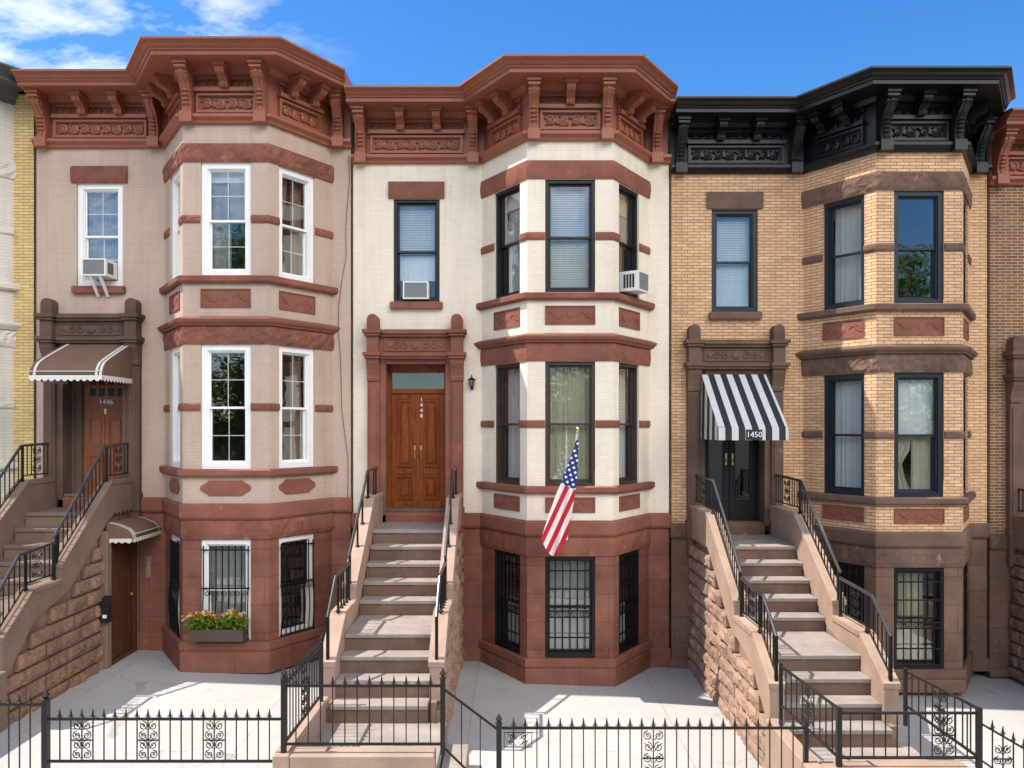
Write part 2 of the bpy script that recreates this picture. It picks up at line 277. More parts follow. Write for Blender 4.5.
class MB:
    def __init__(s): s.v = []; s.f = []; s.uv = []
    def add(s, vs, fs, F=W, uvs=None):
        b = len(s.v); s.v += [F(p) for p in vs]
        for k, f in enumerate(fs):
            pts = [Vector(vs[i]) for i in f]
            nn = Vector((0, 0, 0))
            for i in range(len(pts)):
                a, c = pts[i], pts[(i+1) % len(pts)]
                nn += Vector(((a.y-c.y)*(a.z+c.z), (a.z-c.z)*(a.x+c.x), (a.x-c.x)*(a.y+c.y)))
            ax = max(range(3), key=lambda i: abs(nn[i]))
            if uvs: uv = [uvs[i] for i in f]
            elif ax == 1: uv = [(p.x+F.uo, p.z) for p in pts]
            elif ax == 0: uv = [(p.y, p.z) for p in pts]
            else: uv = [(p.x+F.uo, p.y) for p in pts]
            idx = [b+i for i in f]
            if F.flip: idx.reverse(); uv.reverse()
            s.f.append(idx); s.uv.append(uv)
        return s
    def box(s, u0, u1, n0, n1, z0, z1, F=W, bev=0):
        if u0 > u1: u0, u1 = u1, u0
        if n0 > n1: n0, n1 = n1, n0
        if bev:
            b = bev; ring = [(u0+b, n0), (u1-b, n0), (u1, n0+b), (u1, n1-b), (u1-b, n1), (u0+b, n1), (u0, n1-b), (u0, n0+b)]
            vs = [(a, c, z0) for a, c in ring]+[(a, c, z1-b) for a, c in ring]
            cx, cy = (u0+u1)/2, (n0+n1)/2
            vs += [(a+math.copysign(min(b, abs(a-cx)), cx-a), c+math.copysign(min(b, abs(c-cy)), cy-c), z1) for a, c in ring]
            fs = [list(range(7, -1, -1)), list(range(16, 24))]
            for k in (0, 8): fs += [[k+i, k+(i+1) % 8, k+8+(i+1) % 8, k+8+i] for i in range(8)]
            return s.add(vs, fs, F)
        vs = [(u0, n0, z0), (u1, n0, z0), (u1, n1, z0), (u0, n1, z0), (u0, n0, z1), (u1, n0, z1), (u1, n1, z1), (u0, n1, z1)]
        return s.add(vs, [(3, 2, 1, 0), (4, 5, 6, 7), (0, 1, 5, 4), (1, 2, 6, 5), (2, 3, 7, 6), (3, 0, 4, 7)], F)
    def ring(s, u0, u1, z0, z1, t, n0, n1, F=W, tb=None):
        tb = t if tb is None else tb
        s.box(u0, u0+t, n0, n1, z0, z1, F); s.box(u1-t, u1, n0, n1, z0, z1, F)
        s.box(u0+t, u1-t, n0, n1, z1-t, z1, F); s.box(u0+t, u1-t, n0, n1, z0, z0+tb, F); return s
    def prism(s, poly, e0, e1, F=W, plane='nz'):
        A = sum(poly[i][0]*poly[(i+1) % len(poly)][1]-poly[(i+1) % len(poly)][0]*poly[i][1] for i in range(len(poly)))
        if A < 0: poly = poly[::-1]
        mk = {'nz': lambda p, e: (e, p[0], p[1]), 'uz': lambda p, e: (p[0], -e, p[1]), 'un': lambda p, e: (p[0], p[1], e)}[plane]
        if plane == 'uz': e0, e1 = -e0, -e1
        if e0 > e1: e0, e1 = e1, e0
        if plane == 'uz': mk = lambda p, e: (p[0], -e, p[1])
        n = len(poly); vs = [mk(p, e0) for p in poly]+[mk(p, e1) for p in poly]
        fs = [list(range(n-1, -1, -1)), list(range(n, 2*n))]+[[i, (i+1) % n, n+(i+1) % n, n+i] for i in range(n)]
        return s.add(vs, fs, F)
    def tube(s, pts, r, k=6, F=W, caps=True):
        P = [Vector(p) for p in pts]; rr = r if isinstance(r, (list, tuple)) else [r]*len(P)
        vs = []; up = None
        for i, p in enumerate(P):
            d = (P[min(i+1, len(P)-1)]-P[max(i-1, 0)])
            d = d.normalized() if d.length > 1e-9 else Vector((0, 0, 1))
            if up is None: up = Vector((1, 0, 0)) if abs(d.x) < .8 else Vector((0, 0, 1))
            a = (up-d*up.dot(d)).normalized(); b = d.cross(a); up = a
            ph = math.pi/4 if k == 4 else 0
            vs += [tuple(p+(a*math.cos(2*math.pi*j/k+ph)+b*math.sin(2*math.pi*j/k+ph))*rr[i]) for j in range(k)]
        fs = [[i*k+j, i*k+(j+1) % k, (i+1)*k+(j+1) % k, (i+1)*k+j] for i in range(len(P)-1) for j in range(k)]
        if caps: fs += [list(range(k-1, -1, -1)), [(len(P)-1)*k+j for j in range(k)]]
        return s.add(vs, fs, F)
    def lathe(s, prof, c=(0, 0, 0), k=10, F=W):
        vs = [(c[0]+r*math.cos(2*math.pi*j/k), c[1]+r*math.sin(2*math.pi*j/k), c[2]+z) for r, z in prof for j in range(k)]
        n = len(prof)
        fs = [[i*k+j, i*k+(j+1) % k, (i+1)*k+(j+1) % k, (i+1)*k+j] for i in range(n-1) for j in range(k)]
        fs += [list(range(k-1, -1, -1)), [(n-1)*k+j for j in range(k)]]
        return s.add(vs, fs, F)
    def ball(s, c, r, F=W, k=8, m=5):
        r = r if isinstance(r, (list, tuple)) else (r, r, r)
        vs = []; fs = []
        for i in range(m+1):
            th = math.pi*i/m
            vs += [(c[0]+r[0]*math.sin(th)*math.cos(2*math.pi*j/k), c[1]+r[1]*math.sin(th)*math.sin(2*math.pi*j/k), c[2]+r[2]*math.cos(th)) for j in range(k)]
        fs = [[i*k+j, (i+1)*k+j, (i+1)*k+(j+1) % k, i*k+(j+1) % k] for i in range(m) for j in range(k)]
        return s.add(vs, fs, F)
    def mesh(s, name, mat, off=(0, 0, 0), recalc=True, smooth=False):
        me = bpy.data.meshes.new(name)
        me.from_pydata([(a-off[0], b-off[1], c-off[2]) for a, b, c in s.v], [], s.f)
        ul = me.uv_layers.new(name='UVMap'); k = 0
        for fuv in s.uv:
            for q in fuv: ul.data[k].uv = q; k += 1
        me.materials.append(mat)
        if recalc:
            bm = bmesh.new(); bm.from_mesh(me); bmesh.ops.recalc_face_normals(bm, faces=bm.faces); bm.to_mesh(me); bm.free()
        if smooth:
            for p in me.polygons: p.use_smooth = True
        return me
def top(o):
    while o.parent: o = o.parent
    return o
def obj(name, mb, mat, parent=None, label=None, recalc=True, smooth=False):
    off = top(parent).location if parent else (0, 0, 0)
    o = bpy.data.objects.new(name, mb.mesh(name, MT[mat], off, recalc, smooth)); COL.objects.link(o)
    o.parent = parent
    if label: o['label'] = label
    return o
def inst(name, me, loc, parent):
    o = bpy.data.objects.new(name, me); COL.objects.link(o); o.parent = parent
    o.location = Vector(loc)-top(parent).location; return o
def thing(name, label, cat, loc, group=None):
    o = bpy.data.objects.new(name, None); COL.objects.link(o); o.location = loc; o.empty_display_size = .2
    o['label'] = label; o['category'] = cat
    if group: o['group'] = group
    bpy.context.view_layer.update()
    return o
def text_mesh(name, txt, size, mat, F, u, n, z, parent, ext=.006, spacing=1.0):
    cu = bpy.data.curves.new('t', 'FONT'); cu.body = txt; cu.size = size; cu.extrude = ext; cu.align_x = 'CENTER'; cu.align_y = 'CENTER'; cu.space_line = spacing; cu.resolution_u = 2
    to = bpy.data.objects.new('t', cu); COL.objects.link(to); dg = bpy.context.evaluated_depsgraph_get(); dg.update()
    me = bpy.data.meshes.new_from_object(to.evaluated_get(dg)); bpy.data.objects.remove(to); bpy.data.curves.remove(cu)
    off = top(parent).location
    for v in me.vertices:
        p = F((u+v.co.x, n+v.co.z, z+v.co.y)); v.co = Vector(p)-off
    me.name = name; me.materials.clear(); me.materials.append(MT[mat])
    o = bpy.data.objects.new(name, me); COL.objects.link(o); o.parent = parent; return o
def spiral(c, r, turns, flip, n, a0, k=13):
    pts = []
    for i in range(k):
        t = i/(k-1); a = a0+flip*turns*2*math.pi*t; q = r*(1-.82*t)
        pts.append((c[0]+q*math.cos(a), n, c[1]+q*math.sin(a)))
    return pts
def scrollwork(mb, F, u0, u1, z0, z1, n, rel=.016):
    """carved running scroll: spirals turned up and down about a stem, with leaves"""
    h = z1-z0; wd = u1-u0; k = max(1, round(wd/(h*1.02))); st = wd/k
    for i in range(k):
        cx = u0+st*(i+.5); f = 1 if i % 2 else -1; cz = (z0+z1)/2
        mb.tube(spiral((cx, cz), h*.40, 1.5, f, n, R(200) if f > 0 else R(160)), [rel*1.1]*9+[rel*.9]*4, 5, F)
        mb.ball((cx, n, cz), (rel*1.6, rel*1.2, rel*1.6), F, 6, 4)
        for s in (-1, 1):
            mb.ball((cx+s*st*.43, n, cz+f*h*.25*s), (st*.09, rel, h*.13), F, 6, 4)
            mb.ball((cx+s*st*.3, n, cz-f*h*.34*s), (st*.13, rel*.9, h*.08), F, 6, 4)
def iron_scroll(mb, F, u0, u1, z0, z1, n, r=.006):
    uc = (u0+u1)/2; hw = (u1-u0)/2; H = z1-z0; k = max(2, round(H/(hw*1.05))); st = H/k
    for s in (-1, 1):
        for i in range(k):
            cz = z0+st*(i+.5); f = s*(1 if i % 2 else -1)
            mb.tube(spiral((uc+s*hw*.5, cz), min(hw*.47, st*.5), 1.5, f, n, R(90)), r, 4, F)
            mb.tube([(uc+s*hw*.12, n, cz-st*.4), (uc+s*hw*.3, n, cz-st*.1), (uc+s*hw*.85, n, cz+st*.35)], r*.8, 4, F)
    return mb

# ------------------------------------------------------------------ plan path helpers
def offs(path, p, ends):
    out = []
    for i, P in enumerate(path):
        P = Vector(P); ds = []
        if i > 0: ds.append((Vector(path[i])-Vector(path[i-1])).normalized())
        if i < len(path)-1: ds.append((Vector(path[i+1])-Vector(path[i])).normalized())
        ns = [Vector((d.y, -d.x)) for d in ds]
        if len(ns) == 2:
            b = (ns[0]+ns[1]); out.append(P+b*(p/(1+ns[0].dot(ns[1]))))
        else:
            d, n = ds[0], ns[0]
            if ends == 'wall' and abs(d.y) > 1e-4:        # run on until it meets the wall plane y = 0
                out.append(P+n*p+d*(-(p*n.y)/d.y))
            else: out.append(P+n*p)
    return out
def sweep(mb, path, prof, z0, ends='cut', step=0, jit=0, rough=()):
    """closed profile [(p, z)] swept along a plan path (house-local x, y), world coordinates out"""
    rows = []
    rails = [offs(path, p, ends) for p, z in prof]
    npt = len(path); ts = []
    for i in range(npt-1):
        L = (Vector(path[i+1])-Vector(path[i])).length; k = max(1, int(L/step)) if step else 1
        ts += [(i, j/k) for j in range(k)]
    ts.append((npt-2, 1.0))
    cum = 0; last = None; us = []
    for a, (i, t) in enumerate(ts):
        row = []
        for q, (p, z) in enumerate(prof):
            P = rails[q][i].lerp(rails[q][i+1], t); zz = z
            if jit and q in rough and 0 < a < len(ts)-1 or (jit and q in rough):
                nd = (Vector(path[i+1])-Vector(path[i])).normalized(); nv = Vector((nd.y, -nd.x)); P = P+nv*random.uniform(-.2, 1)*jit; zz += random.uniform(-.3, .3)*jit
            row.append((P.x, P.y, zz))
        mid = Vector(row[0][:2]); cum += (mid-last).length if last is not None else 0; last = mid; us.append(cum); rows.append(row)
    m = len(prof); vs = [v for r in rows for v in r]; vv = [0]
    for q in range(m): vv.append(vv[-1]+math.hypot(prof[(q+1) % m][0]-prof[q][0], prof[(q+1) % m][1]-prof[q][1]))
    Wz = Fr((0, 0), (1, 0), (0, 1), z0)
    base = len(mb.v); mb.v += [Wz(v) for v in vs]
    for i in range(len(rows)-1):
        for q in range(m):
            q2 = (q+1) % m
            mb.f.append([base+i*m+q, base+(i+1)*m+q, base+(i+1)*m+q2, base+i*m+q2])
            mb.uv.append([(us[i], vv[q]), (us[i+1], vv[q]), (us[i+1], vv[q+1]), (us[i], vv[q+1])])
    for r in (0, len(rows)-1):
        mb.f.append([base+r*m+q for q in range(m)]); mb.uv.append([prof[q] for q in range(m)])
    return mb
def wall(mb, F, u0, u1, z0, z1, holes=(), rev=.14):
    us = sorted({u0, u1, *[min(max(x, u0), u1) for h in holes for x in h[:2]]}); zs = sorted({z0, z1, *[min(max(x, z0), z1) for h in holes for x in h[2:4]]})
    inn = lambda u, z: any(h[0] < u < h[1] and h[2] < z < h[3] for h in holes)
    for a, b in zip(us, us[1:]):
        for c, d in zip(zs, zs[1:]):
            if not inn((a+b)/2, (c+d)/2): mb.add([(a, 0, c), (b, 0, c), (b, 0, d), (a, 0, d)], [(0, 3, 2, 1)], F)
    for h in holes:
        a, b, c, d = h[0], h[1], max(h[2], z0), min(h[3], z1); r = h[4] if len(h) > 4 else rev
        mb.add([(a, 0, c), (a, -r, c), (a, -r, d), (a, 0, d)], [(0, 1, 2, 3)], F); mb.add([(b, 0, c), (b, -r, c), (b, -r, d), (b, 0, d)], [(3, 2, 1, 0)], F)
        if h[2] >= z0: mb.add([(a, 0, c), (b, 0, c), (b, -r, c), (a, -r, c)], [(0, 1, 2, 3)], F)
        if h[3] <= z1: mb.add([(a, 0, d), (b, 0, d), (b, -r, d), (a, -r, d)], [(3, 2, 1, 0)], F)
    return mb

# ------------------------------------------------------------------ house pieces
def window(house, F, u0, u1, z0, z1, fm, dress=(), grid=False, bars=None, casing=.05, barmat='iron', gl='glass', sm=None):
    mb = MB().ring(u0+.003, u1-.003, z0+.003, z1-.003, casing, -.135, -.03, F)
    if casing > .06: mb.ring(u0+casing, u1-casing, z0+casing, z1-casing, .02, -.135, -.055, F)
    wo = obj('window', mb, fm, house)
    a, b, c, d = u0+casing+.004, u1-casing-.004, z0+casing*.8, z1-casing-.004; m = (c+d)/2; st = .034
    gp = MB()
    for k, (lo, hi, nn) in enumerate(((m-.018, d, -.085), (c, m+.018, -.125))):
        s = MB().ring(a, b, lo, hi, st, nn-.03, nn, F, tb=st if k == 0 else .06)
        if grid:
            s.box((a+b)/2-.006, (a+b)/2+.006, nn-.028, nn-.018, lo+st, hi-st, F)
            s.box(a+st, (a+b)/2-.006, nn-.028, nn-.018, (lo+hi)/2-.006, (lo+hi)/2+.006, F); s.box((a+b)/2+.006, b-st, nn-.028, nn-.018, (lo+hi)/2-.006, (lo+hi)/2+.006, F)
        obj('sash', s, sm or fm, wo)
        gp.add([(a+st, nn-.016, lo+st), (b-st, nn-.016, lo+st), (b-st, nn-.016, hi-st), (a+st, nn-.016, hi-st)], [(0, 1, 2, 3)], F)
    obj('pane', gp, gl, wo, recalc=False)
    for kind, mt, f0, f1, g0, g1 in dress:           # fractions across the opening and up it
        ua, ub = a+(b-a)*f0, a+(b-a)*f1; za, zb = c+(d-c)*g0, c+(d-c)*g1; q = MB()
        if kind == 'blind':
            k = max(3, int((zb-za)/.028))
            for i in range(k):
                z = za+(zb-za)*i/k; q.add([(ua, -.19, z), (ub, -.19, z), (ub, -.205, z+.027), (ua, -.205, z+.027)], [(0, 1, 2, 3)], F)
            obj('blind', q, mt, wo, recalc=False)
        elif kind == 'shade':
            q.box(ua, ub, -.20, -.19, za, zb, F); q.box(ua, ub, -.21, -.185, za-.015, za+.01, F); obj('shade', q, mt, wo)
        else:
            k = max(10, int((ub-ua)/.012)); vs = []; ph = random.uniform(0, 6)
            for i in range(k+1):
                u = ua+(ub-ua)*i/k
                for j in range(5):
                    t = j/4; amp = .018*(.5+.6*(1-t))
                    gather = .0 if kind == 'curtain' else .35*(ub-ua)*math.sin(math.pi*min(1, t/.9))*.5
                    uu = u if kind == 'curtain' else ua+(u-ua)*(1-(.55*math.exp(-((t-.42)/.25)**2)))
                    vs.append((uu, -.235+amp*math.sin(ph+u*58+1.3*math.sin(u*21))+.006*math.sin(u*140), za+(zb-za)*t))
            fs = [(i*5+j, (i+1)*5+j, (i+1)*5+j+1, i*5+j+1) for i in range(k) for j in range(4)]
            q.add(vs, fs, F); obj('curtain', q, mt, wo, recalc=False, smooth=True)
    if bars:
        g = MB(); n0 = -.015
        k = 7 if bars == 'belly' else 6; ga, gb = u0+.04, u1-.04
        for i in range(k+1):
            u = ga+(gb-ga)*i/k
            if bars == 'belly':
                H = z1-z0; pts = [(u, n0+.02, z1-.09), (u, n0+.02, z0+.55*H)]+[(u, n0+.02+.028*math.sin(math.pi*t)**1.2*(.5+.8*(1-t)), z0+.5*H-(.5*H-.04)*t) for t in (.15, .3, .45, .6, .75, .9, 1)]
            else: pts = [(u, n0, z1-.05), (u, n0, z0+.05)]
            g.tube(pts, .010, 5, F)
        for zf in ((.9, .52, .02) if bars == 'belly' else (.97, .86, .68, .46, .40, .2, .04)):
            z = z0+(z1-z0)*zf; nn = n0+.02 if bars == 'belly' else n0
            g.box(ga-.02, gb+.02, nn-.006, nn+.009, z-.011, z+.011, F)
        if bars == 'belly':
            z = z0+(z1-z0)*.47
            for i in range(k): g.tube(spiral((ga+(gb-ga)*(i+.5)/k, z), .045, 1.2, 1 if i % 2 else -1, n0+.03, R(90)), .006, 4, F)
        else:
            z = z0+(z1-z0)*.43
            for i in range(k): g.tube(spiral((ga+(gb-ga)*(i+.5)/k, z), .045, 1, 1 if i % 2 else -1, n0, R(90)), .007, 4, F)
        if bars == 'cage':
            g.ring(u0+.01, u1-.01, z0+.01, z1-.01, .03, n0-.01, n0+.012, F)
        obj('window_grille', g, barmat, wo)
    return wo

BR = [(-.10, 4.47), (.12, 4.47), (.125, 4.53), (.10, 4.58), (.115, 4.68), (.15, 4.79), (.215, 4.90), (.30, 4.98), (.335, 5.03), (.325, 5.07), (.36, 5.09), (.36, 5.135), (-.10, 5.135)]
SM = [(-.10, 4.915), (.10, 4.90), (.13, 4.93), (.12, 4.975), (.19, 5.02), (.27, 5.05), (.30, 5.09), (.30, 5.135), (-.10, 5.135)]
def bracket(house, F, u, mt, big=True):
    m = MB(); wd = .073 if big else .064
    m.prism(BR if big else SM, u-wd, u+wd, F)
    pr = BR if big else SM
    # leaf ridge, side volutes and cap
    rid = [(n+.016, z) for n, z in pr[1:-2]]
    m.prism(rid+[(n-.03, z) for n, z in rid[::-1]], u-wd*.3, u+wd*.3, F)
    e = .36 if big else .30
    m.box(u-wd-.03, u+wd+.03, .0 if big else .05, e+.045, 5.136, 5.199, F)
    if big:
        m.box(u-wd-.016, u+wd+.016, .03, e+.02, 5.085, 5.118, F); m.box(u-wd-.02, u+wd+.02, .05, .165, 4.352, 4.508, F)
        for z in (4.64, 4.70, 4.76, 4.82): m.ball((u, .125+(z-4.6)*.28, z), (wd*.85, .022, .022), F, 6, 4)
        for s in (-1, 1): m.tube([(u+s*(wd+.002), .285+.045*math.cos(a), 5.01+.045*math.sin(a)) for a in [i*math.pi/5 for i in range(10)]], .012, 5, F)
    return obj('bracket', m, mt, house)

def carved(house, F, u0, u1, z0, z1, mt, n=.0, frame=True, octo=False, proud=.018):
    m = MB()
    if octo:
        c = min((z1-z0)*.3, (u1-u0)*.3); zm = (z0+z1)/2
        c = min((z1-z0)*.42, (u1-u0)*.3); e = c*.3
        poly = [(u0+c+e, z0), (u1-c-e, z0), (u1-c, z0+e), (u1, zm-e), (u1, zm+e), (u1-c, z1-e), (u1-c-e, z1), (u0+c+e, z1), (u0+c, z1-e), (u0, zm+e), (u0, zm-e), (u0+c, z0+e)]
        m.prism(poly, -.02, proud, F, 'uz')
    else:
        m.box(u0, u1, -.02, n+.004, z0, z1, F)
        if frame: m.ring(u0, u1, z0, z1, .018, n, n+proud, F)
        h = z1-z0; q = .045; uc = (u0+u1)/2; zc = (z0+z1)/2; wd = u1-u0
        r = min(h*.26, wd*.18)
        m.ball((uc, n, zc), (r*.8, .018, r*.8), F, 8, 5)
        for s in (-1, 1):
            m.tube([(uc+s*(r+wd*.04+wd*.3*t), n+.004, zc+h*.17*math.sin(t*math.pi*1.6)*s) for t in [i/9 for i in range(10)]], .012, 5, F)
            m.tube(spiral((uc+s*wd*.33, zc), h*.2, 1.1, s, n+.004, 0, 9), .009, 4, F)
    return obj('carved_panel', m, mt, house)

def house(x0, dz, gz, P, width=5.3):
    """one bay-fronted row house; local z heights are those of the cream house, shifted by dz"""
    c = x0+P.get('bayc', 3.557); aL, cL, cR, aR = (c-1.388, 0.), (c-.66, -1.08), (c+.66, -1.08), (c+1.388, 0.); x1 = x0+width
    S = 1.3025
    hs = thing('row_house', P['label'], 'house', (x0+width/2, 0, gz+H0), 'attached row houses along the block')
    FL = Fr((x0, 0), (1, 0), (0, -1), dz); mk = lambda A, B, uo: Fr(A, (B[0]-A[0], B[1]-A[1]), (B[1]-A[1], -(B[0]-A[0])), dz, uo)
    F1, F2, F3 = mk(aL, cL, 2.2), mk(cL, cR, 3.5), mk(cR, aR, 4.8); F4 = Fr(aR, (1, 0), (0, -1), dz, 6.2)
    full = [(x0, 0.), aL, cL, cR, aR, (x1, 0.)]; bay = [aL, cL, cR, aR]
    Wn = {1: (.378, 1.107), 2: (.2765, 1.0435), 3: (.195, .924)}; FF = {1: F1, 2: F2, 3: F3}; LN = {1: S, 2: 1.32, 3: S}
    br, st, ba, ro, co = P['brick'], P['stone'], P['base'], P['rough'], P['cornice']
    zb = -1.455; zg = gz-dz-.05; pc = P.get('pc', 1.08); lite = P.get('lite')
    f1, f2 = (-.93, .987), (2.04, 3.78); fb = (-3.56, -2.01)
    # walls
    m = MB(); hl = [] if lite else [(.692, 1.459, 2.06, 3.78), (pc-.50, pc+.50, -1.6, 1.03, .34)]
    zt_ = 5.2 if lite else 4.40
    wall(m, FL, 0, aL[0]-x0, zb, zt_, hl)
    wall(m, F4, 0, x1-aR[0], zb, 5.2 if lite else 4.40)
    if P.get('baybrick'): obj('brick_wall', m, br, hs, recalc=False); m = MB()
    for i in (1, 2, 3): wall(m, FF[i], 0, LN[i], zb, zt_, [(*Wn[i], *f1), (*Wn[i], *f2)])
    obj('bay_wall' if P.get('baybrick') else 'brick_wall', m, P.get('baybrick', br), hs, recalc=False)
    m = MB(); wall(m, FL, 0, aL[0]-x0, zg, zb, [] if lite else [(pc-.50, pc+.50, -1.6, 1.03, .34)])
    for i in (1, 2, 3): wall(m, FF[i], 0, LN[i], zg, zb, [(*Wn[i], *fb)])
    wall(m, F4, 0, x1-aR[0], zg, zb)
    obj('basement_wall', m, ba, hs, recalc=False)
    # the hidden shell: sides, back, roof and floor
    m = MB(); zr = 5.30+dz
    Wd = Fr((0, 0), (1, 0), (0, 1), 0)
    m.box(x0+.002, x0+.02, .0, 10, gz-.1, zr-.02, Wd); m.box(x1-.02, x1-.002, .0, 10, gz-.1, zr-.02, Wd); m.box(x0+.02, x1-.02, 9.98, 10, gz-.1, zr-.02, Wd)
    m.box(x0+.02, x1-.02, 1.6, 1.62, gz, zr-.02, Wd)
    for z in (-1.3, 1.75): m.box(x0+.02, x1-.02, 0.6, 1.6, z+dz, z+dz+.1, Wd)
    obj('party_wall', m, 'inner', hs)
    m = MB(); m.prism([(x0+.002, 10.02), (x1-.002, 10.02), (x1-.002, .0), aR, cR, cL, aL, (x0+.002, .0)], zr-.02, zr+.06, Wd, 'un'); obj('roof', m, 'roof', hs)
    # trim: base belt, plinth, basement sill course
    m = sweep(MB(), full, [(-.02, -1.70), (.035, -1.70), (.06, -1.66), (.06, -1.485), (.03, -1.452), (-.02, -1.452)], dz); obj('belt_course', m, st, hs)
    m = sweep(MB(), full, [(-.02, zg), (.05, zg), (.05, -3.735), (.02, -3.70), (-.02, -3.70)], dz); obj('plinth', m, ba, hs)
    m = sweep(MB(), bay, [(-.02, -3.70), (.045, -3.70), (.055, -3.68), (.055, -3.585), (.03, -3.562), (-.02, -3.562)], dz, 'wall'); obj('basement_sill_course', m, st, hs)
    m = sweep(MB(), bay, [(-.02, -2.0), (.02, -2.0), (.03, -1.93), (.03, -1.78), (.02, -1.71), (-.02, -1.71)], dz, 'wall', .09, .018 if P.get('roughbase', True) else .006, (2, 3)); obj('basement_lintel', m, ro, hs)
    # storeys
    for (zs, pr) in ((2.04, 0), (-.93, 0)):
        m = sweep(MB(), bay, [(-.02, zs-.115), (.06, zs-.115), (.085, zs-.085), (.085, zs-.015), (.07, zs-.002), (-.02, zs+.006)], dz, 'wall', .14, .004, (1, 2, 3, 4)); obj('window_sill', m, st, hs)
    m = sweep(MB(), bay, [(-.02, 1.275), (.055, 1.275), (.065, 1.295), (.10, 1.325), (.115, 1.36), (.115, 1.375), (.03, 1.41), (-.02, 1.42)], dz, 'wall'); obj('string_course', m, st, hs)
    for (za, zc) in ((.990, 1.272), (3.783, 4.065)):
        m = sweep(MB(), bay, [(-.02, za), (.018, za), (.024, za+.05), (.027, za+.12), (.027, za+.18), (.024, zc-.05), (.018, zc), (-.02, zc)], dz, 'wall', .06, P.get('jit', .022), (2, 3, 4, 5)); obj('lintel', m, ro, hs)
    for (za, zc) in ((2.85, 2.967), (-.03, .083)):
        pt = lambda F, u: tuple(F.o+F.u*u)
        for pth in ([aL, pt(F1, Wn[1][0]-.004)], [pt(F1, Wn[1][1]+.004), cL, pt(F2, Wn[2][0]-.004)], [pt(F2, Wn[2][1]+.004), cR, pt(F3, Wn[3][0]-.004)], [pt(F3, Wn[3][1]+.004), aR]):
            m = sweep(MB(), pth, [(-.02, za), (.018, za), (.026, za+.03), (.026, zc-.03), (.018, zc), (-.02, zc)], dz, 'cut', .08, .01, (2, 3)); obj('band_course', m, ro, hs)
    for i in (1, 2, 3):
        a, b = Wn[i]
        carved(hs, FF[i], a, b, 1.55, 1.84, P.get('panel', st)); carved(hs, FF[i], a, b, -1.335, -1.10, P.get('panel', st), octo=P.get('octo', False))
    # cornice
    crown = [(-.14, 4.36), (.05, 4.36), (.065, 4.40), (.12, 4.44), (.12, 4.485), (.07, 4.505), (-.06, 4.51), (-.06, 5.11), (.02, 5.12), (.05, 5.13), (.075, 5.19), (.09, 5.20), (.49, 5.20), (.50, 5.205), (.50, 5.262),
             (.525, 5.268), (.53, 5.29), (.565, 5.305), (.60, 5.335), (.655, 5.36), (.665, 5.366), (.665, 5.395), (.60, 5.415), (-.14, 5.46)]
    if lite: crown = [(-.14, 5.02), (.04, 5.02), (.06, 5.08), (.10, 5.12), (.16, 5.2)]+crown[crown.index((.49, 5.20)):]
    m = sweep(MB(), full[:-1] if lite else full, crown, dz, 'cut', 0); obj('cornice', m, co, hs)
    segs = [(FL, .30, aL[0]-x0-.32, [.22, .0], True), (F1, .24, S-.22, None, False), (F2, .20, 1.12, None, False), (F3, .22, S-.24, None, False)]
    for j, (F, a, b, _, fl) in enumerate([] if lite else segs):
        fp = MB().ring(a, b, 4.545, 4.845, .038, -.10, .0, F); fp.ring(a+.038, b-.038, 4.583, 4.807, .018, -.10, -.04, F); fp.box(a-.02, b+.02, -.10, .045, 4.86, 4.92, F); fp.box(a-.01, b+.01, -.10, -.02, 5.06, 5.108, F)
        scrollwork(fp, F, a+.06, b-.06, 4.605, 4.785, -.05, .026)
        scrollwork(fp, F, a+.01, b-.01, 4.93, 5.05, -.052, .02)
        obj('frieze_panel', fp, co, hs)
    if not lite:
        bracket(hs, FL, .16, co); bracket(hs, FL, aL[0]-x0-.15, co)
        for u in (.82, 1.42): bracket(hs, FL, u, co, False)
        bracket(hs, F2, .10, co); bracket(hs, F2, 1.22, co); bracket(hs, F2, .66, co, False)
        for F in (F1, F3):
            for u in (.42, .86): bracket(hs, F, u, co, False)
        bracket(hs, F4, .12, co)
    # windows
    D = P['dress']; fm = P['frame']; cs = P.get('casing', .05)
    for i in (1, 2, 3):
        gl = 'glass' if i == 2 else 'glasss'
        window(hs, FF[i], *Wn[i], *f1, P.get('frame1', fm), D.get(('1', i), D['any']), P.get('grid'), None, cs, gl=gl)
        window(hs, FF[i], *Wn[i], *f2, fm, D.get(('2', i), D['any']), P.get('grid'), None, cs, gl=gl)
        window(hs, FF[i], *Wn[i], *fb, P.get('frameb', fm), D.get(('b', i), D['any']), False, P.get('bars', 'straight'), cs*.8, gl=gl, sm='black' if i != 2 else None)
    if lite: return hs
    window(hs, FL, .692, 1.459, 2.06, 3.78, fm, D.get(('2', 0), D['any']), P.get('grid'), None, cs)
    m = sweep(MB(), [(x0+.61, 0), (x0+1.54, 0)], [(-.02, 3.783), (.03, 3.783), (.045, 3.85), (.045, 4.0), (.03, 4.062), (-.02, 4.062)], dz, 'cut', .08, .016 if P.get('roughlint') else .003, (2, 3)); obj('lintel', m, ro if P.get('roughlint') else st, hs)
    m = MB().box(.64, 1.51, -.02, .09, 1.945, 2.058, FL, .012); obj('window_sill', m, st, hs)
    # door surround
    Fd = FL.sub(pc); ds = P.get('door_stone', st); zl = P['z1']-dz
    m = MB()
